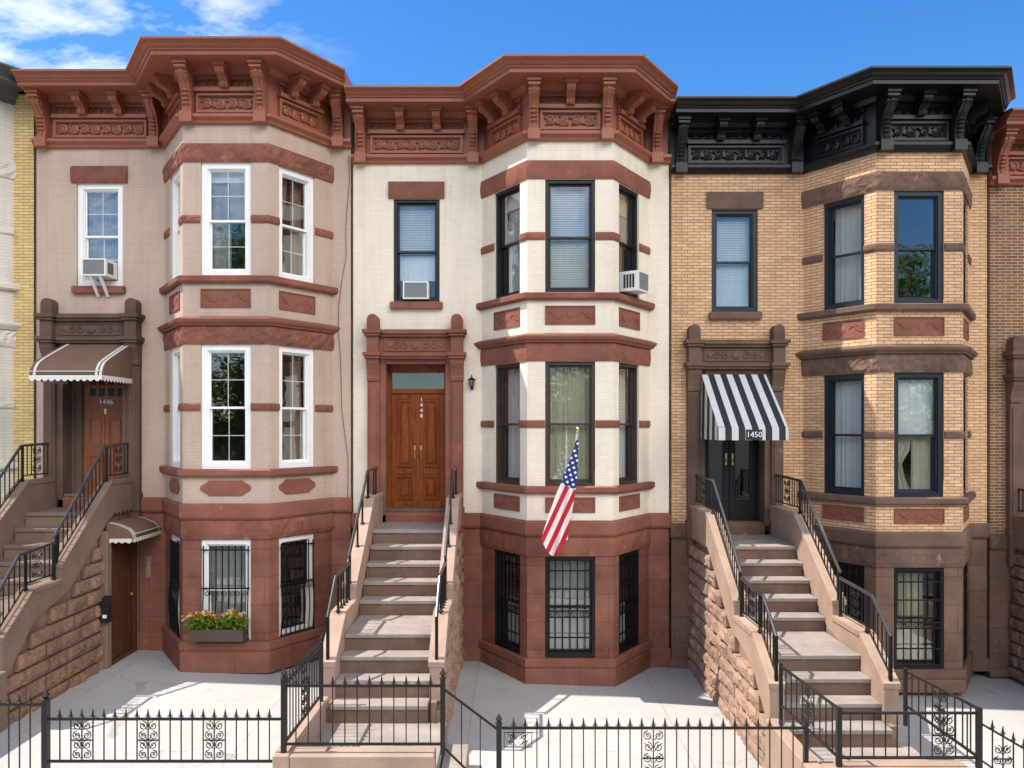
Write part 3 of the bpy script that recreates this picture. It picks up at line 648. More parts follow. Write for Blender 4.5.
    for s in (-1, 1):
        a, b = s*.595, s*.79
        lo, hi = min(a, b), max(a, b)
        m.box(lo, hi, -.02, .12, zl-.35, .74, Fd, .012); m.box(lo-.02, hi+.02, -.02, .15, zl-.05, zl+.25, Fd, .012)
        m.prism([(-.02, .74), (.14, .74), (.15, .78), (.14, .82), (.17, .93), (.22, 1.03), (.23, 1.105), (-.02, 1.105)], lo-.005, hi+.005, Fd)
        m.box(lo+.04, hi-.04, .12, .135, zl+.35, .66, Fd)
        m.box(lo-.03, hi+.03, -.02, .27, 1.106, 1.15, Fd); m.box(lo-.05, hi+.05, -.02, .30, 1.151, 1.205, Fd)
        m.box(lo, hi, -.02, .215, 1.206, 1.475, Fd)
        m.box(lo-.03, hi+.03, -.02, .26, 1.476, 1.52, Fd); m.box(lo-.06, hi+.06, -.02, .29, 1.521, 1.578, Fd)
        rr = (hi-lo)/2-.004; cx = (lo+hi)/2
        m.prism([(cx-rr, 1.579), (cx+rr, 1.579)]+[(cx+rr*math.cos(t*math.pi/10), 1.745+rr*math.sin(t*math.pi/10)) for t in range(11)], -.01, .2, Fd, 'uz')
        m.box(*sorted((s*.496, s*.594)), -.345, .06, zl-.35, 1.028, Fd)
    obj('door_pilasters', m, ds, hs)
    m = MB()
    m.box(-.496, .496, -.345, .07, 1.026, 1.105, Fd); m.box(-.563, .563, -.02, .16, 1.107, 1.145, Fd); m.box(-.543, .543, -.02, .19, 1.146, 1.2, Fd)
    m.box(-.594, .594, -.02, .10, 1.202, 1.47, Fd); m.box(-.56, .56, -.02, .16, 1.471, 1.515, Fd); m.box(-.53, .53, -.02, .2, 1.516, 1.572, Fd); m.box(-.52, .52, -.02, .15, 1.573, 1.59, Fd)
    m.ring(-.52, .52, 1.235, 1.44, .02, .10, .115, Fd); m.ball((0, .10, 1.337), (.075, .03, .075), Fd, 10, 6)
    for s in (-1, 1):
        for k in range(2): m.tube(spiral((s*(.17+.15*k), 1.337), .068, 1.3, s*(1 if k else -1), .106, R(90)), .013, 5, Fd)
        m.ball((s*.43, .1, 1.337), (.05, .02, .05), Fd, 6, 4)
    obj('door_entablature', m, ds, hs)
    r = P['r']
    m = MB().box(-.50, .50, -.36, .0, zl-.06, zl+r-.03, Fd); m.box(-.499, .499, -.36, .015, zl+r-.03, zl+r, Fd); obj('threshold', m, P.get('tread', 'riser'), hs)
    # front door
    zf = zl+r+.003; kind = P.get('door', 'double')
    if kind == 'double':
        fr = MB().ring(-.499, .499, zf-.05, 1.026, .052, -.34, -.25, Fd, tb=.05); fr.box(-.447, .447, -.34, -.24, .55, .625, Fd); fr.box(-.447, .447, -.34, -.26, .90, .975, Fd)
        d = obj('front_door', fr, 'wood', hs)
        t = MB(); t.add([(-.447, -.31, .625), (.447, -.31, .625), (.447, -.31, .90), (-.447, -.31, .90)], [(0, 1, 2, 3)], Fd); obj('transom_pane', t, 'glassd', d, recalc=False)
        for s in (-1, 1):
            l = MB(); a, b = sorted((s*.006, s*.446)); l.box(a, b, -.335, -.295, zf, .549, Fd)
            l.ring(a+.002, b-.002, zf+.002, .547, .085, -.295, -.277, Fd, tb=.1); l.box(a+.087, b-.087, -.295, -.277, -.82, -.73, Fd)
            for (p, q) in ((zf+.13, -.85), (-.70, .43)):
                l.ring(a+.09, b-.09, p, q, .022, -.2949, -.268, Fd); l.ring(a+.125, b-.125, p+.035, q-.035, .012, -.2949, -.285, Fd); l.box(a+.15, b-.15, -.2949, -.272, p+.07, q-.07, Fd, .018)
            if s > 0: l.box(-.022, .03, -.277, -.262, zf+.01, .54, Fd)
            obj('door_leaf', l, 'wood', d)
            h = MB(); h.box(s*.052-.016, s*.052+.016, -.277, -.267, -.56, -.34, Fd); h.tube([(s*.052, -.262, -.56), (s*.052, -.225, -.53), (s*.052, -.22, -.45), (s*.052, -.25, -.41), (s*.052, -.27, -.41)], .009, 6, Fd); h.lathe([(.018, 0), (.02, .006), (.008, .012)], (s*.052, -.27, -.30), 8, Fd)
            obj('door_handle', h, 'brass', d)
        for k, ch in enumerate(P['number']): text_mesh('house_number', ch, .092, 'numw', Fd, .062, -.26, .44-.092*k, d)
    elif kind == 'single':
        fr = MB().ring(-.499, .499, zf-.05, 1.026, .05, -.34, -.22, Fd); fr.box(-.45, -.375, -.335, -.25, zf, .975, Fd); fr.box(-.375, -.335, -.335, -.23, zf, .975, Fd)
        d = obj('front_door', fr, 'umber', hs)
        l = MB().box(-.334, .448, -.335, -.29, zf, .972, Fd); a, b = -.334, .448
        for (p, q) in ((zf+.12, -.75), (-.62, -.12)):
            for (e, f) in ((a+.09, a+.36), (a+.42, b-.09)):
                l.ring(e, f, p, q, .025, -.29, -.275, Fd); l.box(e+.05, f-.05, -.29, -.28, p+.05, q-.05, Fd, .01)
        obj('door_leaf', l, 'wood2', d)
        lt = MB()
        for row in range(2):
            for i in range(4):
                u = a+.16+i*.155; lt.box(u-.052, u+.052, -.289, -.284, .24+row*.19, .38+row*.19, Fd)
        obj('door_light', lt, 'numb', d)
        text_mesh('house_number', P['number'], .125, 'numw', Fd, (a+b)/2, -.283, .14, d)
        h = MB().ball((b-.07, -.26, -.42), .028, Fd); h.box(b-.085, b-.055, -.29, -.28, -.52, -.36, Fd); h.lathe([(.02, 0), (.02, .02)], (b-.07, -.28, -.28), 8, Fd); obj('door_handle', h, 'brass', d)
        k = MB().box((a+b)/2-.03, (a+b)/2, -.29, -.278, -.06, .03, Fd); obj('door_knocker', k, 'brass', d)
    else:
        fr = MB().ring(-.499, .499, zf-.05, 1.026, .05, -.34, -.25, Fd); fr.box(-.449, .449, -.34, -.25, .55, .62, Fd); d = obj('front_door', fr, 'black', hs)
        g = MB(); g.add([(-.449, -.31, .62), (.449, -.31, .62), (.449, -.31, .976), (-.449, -.31, .976)], [(0, 1, 2, 3)], Fd); obj('transom_pane', g, 'glassd', d, recalc=False)
        for s in (-1, 1):
            a, b = sorted((s*.006, s*.446)); l = MB(); l.ring(a, b, zf, .548, .075, -.335, -.285, Fd, tb=.34); l.ring(a+.075, b-.075, zf+.34, .473, .02, -.335, -.275, Fd)
            l.ring(a+.09, b-.09, zf+.07, zf+.29, .03, -.285, -.275, Fd); lf = obj('door_leaf', l, 'black', d)
            g = MB(); g.add([(a+.095, -.31, zf+.36), (b-.095, -.31, zf+.36), (b-.095, -.31, .453), (a+.095, -.31, .453)], [(0, 1, 2, 3)], Fd); obj('door_pane', g, 'glassd', lf, recalc=False)
            h = MB().ball((s*.055, -.26, -.42), .022, Fd); h.box(s*.055-.014, s*.055+.014, -.29, -.275, -.5, -.3, Fd); obj('door_handle', h, 'brass', d)
    return hs

# ------------------------------------------------------------------ stoops and ironwork
def lerp_prof(pr, d):
    for (a, za), (b, zb) in zip(pr, pr[1:]):
        if a <= d <= b: return za if b == a else za+(zb-za)*(d-a)/(b-a)
    return pr[-1][1]
def stoop(label, cx, d1, t, L, r, z1, gz, dF, mats, half=.575, sides=(-1, 1), kerb=True, side_steps=1, group='front stoops of the row houses', stone_to=None, side_open=1):
    st = thing('stoop', label, 'stoop', (cx, -d1-1.5, gz+H0), group)
    F = Fr((cx, 0), (1, 0), (0, -1))
    ds = [d1+t*i for i in range(5)]; ds.append(ds[4]+L); ds += [ds[5]+t*i for i in (1, 2, 3)]; zs = [z1-r*i for i in range(9)]
    prev = 0.0
    for d, z in zip(ds, zs):
        m = MB().box(-half+.001, half-.001, prev-.03, d-.025, z-r-.03, z-.05, F); s = obj('step', m, mats['riser'], st)
        m = MB().box(-half+.002, half-.002, (prev-.024) if prev else .004, d, z-.05, z, F, .008); obj('tread', m, mats['tread'], s)
        prev = d
    z10 = zs[-1]-r; n5, n6, n9 = ds[4], ds[5], ds[8]; z5, z6, z9 = zs[4], zs[5], zs[8]
    kz = z10+.255; hw = half+.165
    lo, hi = -hw-.06, hw+.06
    m = MB().box(lo+.165 if kerb else lo, hi-.01 if side_open > 0 else hi-.165, prev-.03, dF-.02, gz-.3, z10, F); obj('landing', m, mats['tread'], st)
    topp = [(0, z1+.48), (d1-.10, z1+.48), (n5+.25, z5+.27), (n5+.25, z6+.27), (n6-.04, z6+.27), (n9-.22, z9+.44), (n9-.22, z9+.02)]
    for s in sides:
        e0, e1 = sorted((s*half, s*hw))
        bot = [(n9-.22, z9-.02)]; bz = lambda d: lerp_prof([(0, z1-.06), (d1-.05, z1-.06), (n5+.05, z5-.12), (n6-.1, z6-.12), (n9-.3, z9-.05), (n9, z9-.05)], d)
        k = 26; pts = []
        for i in range(k+1):
            d = (n9-.3)*(1-i/k); pts.append((d, bz(d)))
        # scalloped lower edge
        sc = []
        for d, z in pts: sc.append((d, z))
        sh = []
        for (da, za), (db, zb_) in zip(sc, sc[1:]):
            sh.append((da, za)); mid = ((da+db)/2, (za+zb_)/2+.05); sh.append(mid) if abs(za-zb_) < .001*9 else None
        sh.append(sc[-1])
        m = MB().prism(topp+bot+sh, e0, e1, F); cw = obj('cheek_wall', m, mats['cheek'], st)
        # coping lip along the top
        lip = topp[:6]; m = MB()
        for (a, za), (b, zb_) in zip(lip, lip[1:]):
            if b-a > .05: m.prism([(a, za-.05), (b+.014, zb_-.05), (b+.014, zb_+.012), (a, za+.012)], e0-.016, e1+.016, F)
        obj('coping', m, mats['cheek'], cw)
        # rock-faced side wall below
        Fs = Fr((cx+s*hw, 0), (0, -1), (s, 0)); m = MB(); so_ = -.012
        dl = n9-.1
        back = [(0, gz-.2), (dl, gz-.2), (dl, bz(min(dl, n9))+.05)]+[(d, z+.04) for d, z in pts]
        m.prism(back, -.15, -.075, Fs, 'uz')
        z = gz-.06; row = 0; cutd = stone_to or 0
        while z < z1:
            h = random.uniform(.19, .235); d = random.uniform(0, .3)*-1
            while d < dl:
                wd = random.uniform(.32, .62); a, b = max(d, cutd, .01), min(d+wd, dl); d += wd
                while b-a > .08 and z+h > min(bz(min(a, n9)), bz(min(b, n9)))-.015: b -= .06
                if b-a < .1: continue
                g = .011; nu, nz = 8, 5; vs = []; gain = random.uniform(.022, .05); tx, tz = random.uniform(-.022, .022), random.uniform(-.02, .02)
                for j in range(nz+1):
                    for i in range(nu+1):
                        eu, ez = min(i, nu-i), min(j, nz-j); q = so_+.004 if min(eu, ez) == 0 else so_+gain*(.86 if min(eu, ez) == 1 else 1)+tx*(i/nu*2-1)+tz*(j/nz*2-1)+random.choice((-.016, -.006, 0, .006, .012, .02))*random.random()
                        vs.append((a+g+(b-a-2*g)*(i/nu)+(random.uniform(-.008, .008) if 0 < eu else 0), q, z+g+(h-2*g)*(j/nz)))
                vs += [(a+g, so_-.06, z+g), (b-g, so_-.06, z+g), (b-g, so_-.06, z+h-g), (a+g, so_-.06, z+h-g)]; n0 = (nu+1)*(nz+1)
                fs = [(j*(nu+1)+i, j*(nu+1)+i+1, (j+1)*(nu+1)+i+1, (j+1)*(nu+1)+i) for j in range(nz) for i in range(nu)]
                fs += [[i for i in range(nu, -1, -1)]+[n0, n0+1], [nz*(nu+1)+i for i in range(nu+1)]+[n0+2, n0+3], [j*(nu+1) for j in range(nz+1)]+[n0+3, n0], [j*(nu+1)+nu for j in range(nz, -1, -1)]+[n0+1, n0+2]]
                m.add(vs, fs, Fs)
            z += h; row += 1
        obj('stone_side_wall', m, mats['rock'], st)
    if kerb:
        ks = (-1, 1) if side_open == 0 else (-side_open,)
        for s in ks:
            a, b = sorted((s*(hw+.06), s*(hw-.105))); m = MB().box(a, b, n9-.215, dF, gz-.3, kz, F, .012); obj('landing_kerb', m, mats['cheek'], st)
        m = MB().box(lo+(.17 if side_open >= 0 and side_open != -1 else 0), hi-(.17 if side_open <= 0 and side_open != 1 else 0), dF-.24, dF, gz-.3, kz-.004, F, .012); obj('landing_kerb', m, mats['cheek'], st)
        if side_open:
            for k in range(side_steps):
                a = hi+.005 if side_open > 0 else lo-.005
                m = MB().box(a+side_open*(.27*k), a+side_open*(.27*(k+1)), n9+.2, dF-.02, gz-.3, z10-(k+1)*.16, F, .01); obj('step', m, mats['tread'], st)
    return st, dict(ds=ds, zs=zs, z10=z10, kz=kz, top=topp, hw=hw, F=F, half=half)

PICK = {}
def picket_mesh(h, tip=.095, mt='ironw', spear=True):
    key = (round(h, 3), mt, spear)
    if key not in PICK:
        m = MB(); Z0 = Fr((0, 0), (1, 0), (0, 1), -H0)
        m.tube([(0, 0, 0), (0, 0, h)], .0075, 4, Z0)
        if spear:
            m.lathe([(.016, h), (.017, h+.012), (.009, h+.016)], (0, 0, 0), 6, Z0); m.lathe([(.006, h+.014), (.0135, h+.035), (.009, h+.06), (.003, h+tip)], (0, 0, 0), 5, Z0)
            for s in (-1, 1): m.tube([(0, 0, h+.012), (s*.02, 0, h+.03), (s*.026, 0, h+.02), (s*.02, 0, h+.012)], .004, 4, Z0)
        PICK[key] = m.mesh('picket', MT[mt])
    return PICK[key]
def post(parent, x, y, z0, z1, r=.022, mt='ironw', finial=True):
    m = MB().box(x-r, x+r, y-r, y+r, z0, z1)
    if finial: m.lathe([(r*1.35, z1), (r*1.35, z1+.015), (r*.6, z1+.022), (r*1.25, z1+.05), (r*.9, z1+.075), (.003, z1+.11)], (x, y, 0), 8)
    return obj('post', m, mt, parent)
def fence_run(parent, A, B, zb, zt, spacing=.11, panels=(), mt='ironw', spear=True, names=('top_rail', 'bottom_rail', 'picket'), skip=False):
    """pickets between two rails from A to B (plan points); zb, zt may be (start, end) pairs; panels in metres along the run"""
    A, B = Vector(A), Vector(B); L = (B-A).length; d = (B-A)/L; F = Fr(A, d, (d.y, -d.x))
    zb = zb if isinstance(zb, tuple) else (zb, zb); zt = zt if isinstance(zt, tuple) else (zt, zt)
    at = lambda p, u: p[0]+(p[1]-p[0])*u/L
    for nm, p, rr in ((names[0], zt, .0115), (names[1], zb, .0115)):
        m = MB(); m.add([(0, -rr, p[0]-rr), (L, -rr, p[1]-rr), (L, rr, p[1]-rr), (0, rr, p[0]-rr), (0, -rr, p[0]+rr), (L, -rr, p[1]+rr), (L, rr, p[1]+rr), (0, rr, p[0]+rr)], [(3, 2, 1, 0), (4, 5, 6, 7), (0, 1, 5, 4), (1, 2, 6, 5), (2, 3, 7, 6), (3, 0, 4, 7)], F); obj(nm, m, mt, parent)
    n = max(1, round(L/spacing))
    for i in range(1, n):
        u = L*i/n; me = picket_mesh(at(zt, u)-at(zb, u)+.02, mt=mt, spear=spear); P = F((u, 0, at(zb, u)-.012)); o = inst(names[2], me, P, parent); 
        ang = math.atan2(d.y, d.x); o.rotation_euler = (0, 0, ang)
    for u in panels:
        k = round(u/(L/n)); a, b = (k-1)*L/n, (k+1)*L/n
        m = iron_scroll(MB(), F, a+.01, b-.01, max(at(zb, a), at(zb, b))+.02, min(at(zt, a), at(zt, b))-.02, 0, .0055); m.box(a+.01, b-.01, -.006, .006, (at(zb, u)+at(zt, u))/2-.006, (at(zb, u)+at(zt, u))/2+.006, F); obj('scroll_panel', m, mt, parent)
def rail_poly(parent, X, pts, r=.019, mt='chrome', name='handrail'):
    m = MB().tube([(X, -d, z) for d, z in pts], r, 8); return obj(name, m, mt, parent)
def railing(label, info, s, z_end=None, balusters=True, mt='iron', hmat='chrome', panels=True, post_every=None, dstart=.03, rh=.90):
    """iron railing on one cheek of a stoop: flat by the door, down the upper flight, flat, down the lower flight"""
    ds, zs, F = info['ds'], info['zs'], info['F']; cx = F.o.x; X = cx+s*(info['half']+.083)
    d1, n5, n6, n9 = ds[0], ds[4], ds[5], ds[8]; z1, z5, z6, z9 = zs[0], zs[4], zs[5], zs[8]
    t = thing('stair_railing', label, 'railing', (X, -n5, z5+H0+.27), 'iron railings on the stoop walls')
    A = [(dstart, z1+rh+.02), (d1-.06, z1+rh), (n5+.30, z5+.66)]; B = [(n5+.30, z6+.79), (n6+.12, z6+.75), (n9-.24, z9+.98)]
    for sec, low in ((A, ((dstart, z1+.57), (d1-.12, z1+.57), (n5+.22, z5+.36))), (B, ((n5+.30, z6+.36), (n6-.06, z6+.36), (n9-.25, z9+.54)))):
        rail_poly(t, X, sec, .022, hmat)
        if balusters:
            rail_poly(t, X, low, .011, mt, 'bottom_rail')
            tot = sec[-1][0]-sec[0][0]; k = max(2, round(tot/.11))
            lp, hp = list(low), list(sec)
            skip = []
            if panels:
                a = sec[0][0]; q = sec[1][0]-a
                pc_ = a+q*.5; skip = [(pc_-.13, pc_+.13)]
                Fp = Fr((X, 0), (0, -1), (s, 0)); m = iron_scroll(MB(), Fp, pc_-.12, pc_+.12, lerp_prof(lp, pc_)+.02, lerp_prof(hp, pc_)-.03, 0, .006); obj('scroll_panel', m, mt, t)
            for i in range(1, k):
                d = sec[0][0]+tot*i/k
                if any(a < d < b for a, b in skip): continue
                h = lerp_prof(hp, d)-lerp_prof(lp, d); m = MB().tube([(X, -d, lerp_prof(lp, d)-.01), (X, -d, lerp_prof(hp, d)-.01)], .0092, 4); obj('baluster', m, mt, t)
    pos = [(dstart, z1+.45, z1+rh+.05, .02), (d1-.09, z1+.45, z1+rh, .016), (n5+.24, z5+.25, z5+.69, .017), (n5+.31, z6+.25, z6+.80, .017), (n6-.02, z6+.25, z6+.75, .014), (n9-.25, z9+.4, z9+.99, .018)]
    if post_every: pos += [(n5+.31+q, z6+.25, lerp_prof(B, n5+.31+q), .010) for q in (.16, .32, .48)]+[(.25, z1+.46, z1+rh+.0, .01), (.45, z1+.46, z1+rh, .01)]; pos += [(d1+(n5-d1)*f, lerp_prof(info['top'], d1+(n5-d1)*f)-.02, lerp_prof(A, d1+(n5-d1)*f), .013) for f in post_every]
    for d, a, b, rr in pos:
        m = MB().box(X-rr, X+rr, -d-rr, -d+rr, a, b); m.lathe([(.03, a+.03), (.034, a+.04), (.02, a+.06)], (X, -d, 0), 8); obj('newel_post', m, mt, t)
    return t

# ------------------------------------------------------------------ ground, street
GZ = {0: -3.60, 1: -3.73, 2: -3.96, 3: -4.03, 4: -4.12}
def gz_at(x): return -3.965-.034*(max(-13, min(16, x))-.9)
m = MB(); xs = [-700, -60, -13, -8, -4, 0, 4, 8, 16, 60, 700]; ys = [-700, -60, -23, -20, -8.2]
for y0, y1 in zip(ys, ys[1:]):
    for a, b in zip(xs, xs[1:]): m.add([(a, y0, gz_at(a)-.30), (b, y0, gz_at(b)-.30), (b, y1, gz_at(b)-.30), (a, y1, gz_at(a)-.30)], [(0, 1, 2, 3)])
ys2 = [-8.2, 12, 60, 700]
for y0, y1 in zip(ys2, ys2[1:]):
    for a, b in zip(xs, xs[1:]): m.add([(a, y0, gz_at(a)-.30), (b, y0, gz_at(b)-.30), (b, y1, gz_at(b)-.30), (a, y1, gz_at(a)-.30)], [(0, 1, 2, 3)])
g = obj('ground', m, 'asph', None, recalc=False); g['kind'] = 'structure'
def strip(name, y0, y1, dz, mt, x0=-60, x1=60):
    m = MB(); xx = [x for x in xs if x0 <= x <= x1]
    for a, b in zip(xx, xx[1:]):
        vs = [(a, y0, gz_at(a)-.31), (b, y0, gz_at(b)-.31), (b, y1, gz_at(b)-.31), (a, y1, gz_at(a)-.31)]
        m.add(vs+[(p[0], p[1], p[2]+.31+dz) for p in vs], [(4, 5, 6, 7), (0, 1, 5, 4), (2, 3, 7, 6)])
    o = obj(name, m, mt, None, recalc=False); o['kind'] = 'structure'; return o
strip('yard_paving', -5.62, .3, 0.0, 'pave'); strip('sidewalk', -8.6, -5.62, -.16, 'walk'); strip('kerb', -8.76, -8.6, -.15, 'kerb')
strip('far_sidewalk', -23, -18.5, -.16, 'walk')

# ------------------------------------------------------------------ the houses
anyc = [('curtain', 'sheer', 0, 1, 0, 1)]
dress1 = {'any': anyc, ('2', 0): [('curtain', 'greyc', 0, 1, 0, 1)], ('2', 2): [('shade', 'blind', 0, 1, .9, 1), ('curtain', 'greyc', 0, .5, 0, .92), ('shade', 'greyc', .5, 1, .5, .9)],
  ('2', 3): [('tie', 'taupe', 0, .5, 0, 1), ('curtain', 'taupe', .6, 1, 0, 1)], ('1', 2): [('shade', 'greyc', 0, 1, .96, 1)], ('1', 3): [('curtain', 'taupe', .0, .12, 0, 1), ('curtain', 'taupe', .62, 1, 0, 1)],
  ('b', 2): [('shade', 'greyc', 0, 1, .15, 1)], ('b', 3): [], ('b', 1): []}
dress2 = {'any': anyc, ('2', 0): [('blind', 'blind', 0, 1, .48, 1), ('shade', 'blind', 0, 1, .22, .47)], ('2', 2): [('blind', 'blind', 0, 1, .0, 1)], ('2', 1): [('shade', 'blind', 0, 1, .86, 1), ('curtain', 'sheer', 0, .8, 0, .9)], ('2', 3): [('shade', 'ecru', 0, 1, .80, 1), ('shade', 'greyc', 0, 1, .5, .78)],
  ('1', 2): [('curtain', 'ecru', 0, 1, 0, 1)], ('1', 1): [('curtain', 'sheer', 0, 1, 0, 1)], ('1', 3): [('curtain', 'sheer', 0, 1, .0, 1)], ('b', 2): [('shade', 'greyc', 0, 1, .02, 1)], ('b', 1): [('curtain', 'sheer', 0, 1, 0, .5)], ('b', 3): [('curtain', 'sheer', 0, 1, 0, .45)]}
dress3 = {'any': anyc, ('2', 0): [('blind', 'blind', 0, 1, .0, 1)], ('2', 1): [('curtain', 'sheer', 0, 1, 0, 1)], ('2', 2): [], ('1', 1): [('curtain', 'sheer', 0, 1, .0, 1)], ('1', 2): [('shade', 'blind', 0, 1, .5, 1), ('tie', 'ecru', 0, .5, 0, .5), ('curtain', 'ecru', .5, 1, 0, .5)], ('1', 3): [], ('2', 3): [],
  ('b', 1): [], ('b', 3): [], ('b', 2): [('curtain', 'ecru', 0, .75, .02, 1)]}
zst = {1: -1.353, 2: -1.599, 3: -1.81, 4: -1.97}
h0 = house(-13.25, .32, GZ[0], dict(baybrick='wstone', label='white stone and yellow brick house cut off at the left edge', brick='lbrick', stone='wstone', base='wstone', rough='wstone', cornice='gry', frame='white', dress={'any': anyc}, lite=True), 5.3)
h1 = house(-7.945, .26, GZ[1], dict(label='taupe painted row house with white window frames and a brown door awning', brick='tan', stone='red', base='redbase', rough='redrough', cornice='redcrn', frame='white', casing=.085, grid=True, dress=dress1, bars='belly', octo=True,
  door_stone='umber', door='single', number='1446', z1=zst[1], r=.2127, pc=.985, roughlint=True, bayc=3.557, tread='cheekb'), 5.278)
h2 = house(-2.665, 0, GZ[2], dict(label='cream painted row house with red brown trim, double wooden door and flag', brick='cream', stone='red', base='redbase', rough='red', cornice='redcrn', frame='black', frame1='brownf', jit=.007, dress=dress2, bars='cage', frameb='black',
  door='double', number='1448', z1=zst[2], r=.2127, pc=1.065), 5.3)
h3 = house(2.637, -.17, GZ[3], dict(label='buff brick row house with black cornice and striped door awning', brick='ybrick', stone='brn', base='brnbase', rough='brnrough', cornice='blk', frame='navy', casing=.07, dress=dress3, bars='cage', panel='red', frameb='black',
  door='glazed', number='1450', z1=zst[3], r=.2, pc=1.06, bayc=3.605), 5.3)
h4 = house(7.94, -.36, GZ[4], dict(label='dark brown brick row house at the right edge with a red cornice', brick='dbrick', stone='brn', base='brnbase', rough='brnrough', cornice='redcrn', frame='black', dress={'any': anyc}, bars='straight', door='glazed', number='', z1=zst[4], r=.2, pc=1.08), 5.3)

# ------------------------------------------------------------------ stoops
tanm = dict(riser='riser', tread='tread', cheek='cheekt', rock='rock'); rosm = dict(riser='riser', tread='tread', cheek='cheekr', rock='rock'); brm = dict(riser='cheekb', tread='treadb', cheek='cheekb', rock='rockb')
s1, i1 = stoop('brown stoop at the left edge with a basement door in its side', -7.0, .92, .265, .98, .2127, zst[1], GZ[1], 5.5, brm, side_steps=1, stone_to=.98, side_open=0)
s2, i2 = stoop('middle stoop climbing to the double wooden door', -1.57, 1.06, .27, 1.0, .2127, zst[2], GZ[2], 5.5, rosm, side_steps=1)
s3, i3 = stoop('tan stoop climbing to the striped awning', 3.70, 1.33, .28, 1.13, .2, zst[3], GZ[3], 5.6, tanm, side_steps=1)
s4, i4 = stoop('brown rock faced stoop at the right edge', 9.02, 1.33, .28, 1.13, .2, zst[4], GZ[4], 5.6, brm, side_steps=1)

# ------------------------------------------------------------------ railings on the cheeks
railing('black iron railing with scroll panel on the left side of the brown stoop', i1, -1, rh=1.04)
railing('black iron railing with scroll panel above the basement door', i1, 1, rh=1.04)
railing('plain pipe handrail left of the steps to the wooden door', i2, -1, balusters=False, post_every=(.35, .7), mt='iron')
railing('plain pipe handrail right of the steps to the wooden door', i2, 1, balusters=False, post_every=(.35, .7), mt='iron')
railing('black baluster railing left of the steps to the striped awning', i3, -1, rh=.98)
railing('black baluster railing right of the steps to the striped awning, beside the bay', i3, 1, rh=.98)
railing('black railing on the stoop at the right edge', i4, -1)

# enclosures round the bottom landings
def enclosure(label, info, dF, zt, zb, xL, xR, right_side=False, panel_u=(), spear=True, gz=-4, left=True):
    F = info['F']; n9 = info['ds'][8]; cx = F.o.x; dz0, dz1 = (0, 0) if spear else (.13, .04)
    t = thing('landing_fence', label, 'fence', (cx, -dF+.08, info['z10']+H0), 'iron enclosures of the stoop landings'); y = -dF+.08
    for x in (xL, xR): post(t, x, y, info['kz']-.02, zt+(.07 if spear else .055), .024, finial=spear)
    fence_run(t, (xL, y), (xR, y), zb, zt, .118, panel_u, spear=spear)
    if left:
        x0 = cx-info['hw']+.06; fence_run(t, (x0, -n9+.02), (xL, y), (zb+dz0, zb), (zt+dz0, zt+dz1), .11, ((dF-n9)*.45,), spear=spear); post(t, x0, -n9+.02, zb-.1, zt+dz0+.03, .018, finial=spear)
    if right_side:
        x1 = cx+info['hw']-.02; fence_run(t, (x1, -n9+.02), (xR, y), (zb+dz0, zb), (zt+dz0*.6, zt+dz1), .11, ((dF-n9)*.45,), spear=spear); post(t, x1, -n9+.02, zb-.1, zt+dz0*.6+.03, .018, finial=spear)
    return t
enclosure('spear topped iron fence closing the landing of the middle stoop', i2, 5.5, -2.595, -3.175, -2.277, -.69)
enclosure('flat topped iron fence with scroll panel closing the tan stoop landing', i3, 5.6, -2.83, -3.27, 3.22, 4.60, True, (.98,), False)
# side-step rails that slope down from the landings
t = thing('side_step_railing', 'sloping iron rail right of the middle stoop landing', 'railing', (-.4, -5.42, -3.9+H0), 'sloping rails beside the landings')
fence_run(t, (-.69, -5.42), (-.13, -5.42), (-3.2, -3.75), (-2.62, -3.04), .17, spear=False); post(t, -.13, -5.42, -3.99, -2.98, .026)
t = thing('side_step_railing', 'sloping iron rail with scroll panel right of the tan stoop landing', 'railing', (4.9, -5.5, -4.0+H0), 'sloping rails beside the landings')
fence_run(t, (4.63, -5.52), (5.25, -5.52), (-3.3, -3.75), (-2.94, -3.30), .105, (.25,)); post(t, 5.25, -5.52, -4.12, -3.22, .024)

# front yard fences
t = thing('yard_fence', 'spear topped iron fence with three scroll panels before the taupe house', 'fence', (-3.5, -5.42, GZ[1]+H0), 'spear topped front yard fences')
post(t, -4.65, -5.42, -3.75, -2.74, .03)
fence_run(t, (-4.62, -5.42), (-2.31, -5.42), -3.347, -2.926, .109, (.31, .95, 1.60))
t = thing('yard_gate', 'iron gate before the brown stoop at the left edge', 'gate', (-5.2, -5.42, GZ[1]+H0))
fence_run(t, (-5.55, -5.42), (-4.70, -5.42), -3.45, -2.78, .11, spear=True); post(t, -5.58, -5.42, -3.75, -2.74, .03)
t = thing('yard_fence', 'long spear topped iron fence between the middle and tan stoops', 'fence', (1.4, -5.42, GZ[2]+H0), 'spear topped front yard fences')
fence_run(t, (-.10, -5.42), (2.92, -5.42), -3.62, -3.015, .118, (1.50, ), mt='ironw'); post(t, 2.93, -5.42, -4.05, -2.95, .022, finial=False)
m = MB(); m.ring(.02, .30, -3.20, -3.05, .006, -.006, .006, Fr((-.10, -5.44), (1, 0), (0, -1))); m = iron_scroll(m, Fr((-.10, -5.44), (1, 0), (0, -1)), .04, .28, -3.19, -3.06, 0, .005); obj('gate_latch', m, 'ironw', t)
t = thing('yard_fence', 'short iron fence at the right edge beyond the tan stoop', 'fence', (6.6, -5.5, GZ[3]+H0), 'spear topped front yard fences')
fence_run(t, (5.28, -5.52), (8.2, -5.52), -3.8, -3.32, .118, (.9,)); post(t, 8.2, -5.52, -4.2, -3.2, .024)

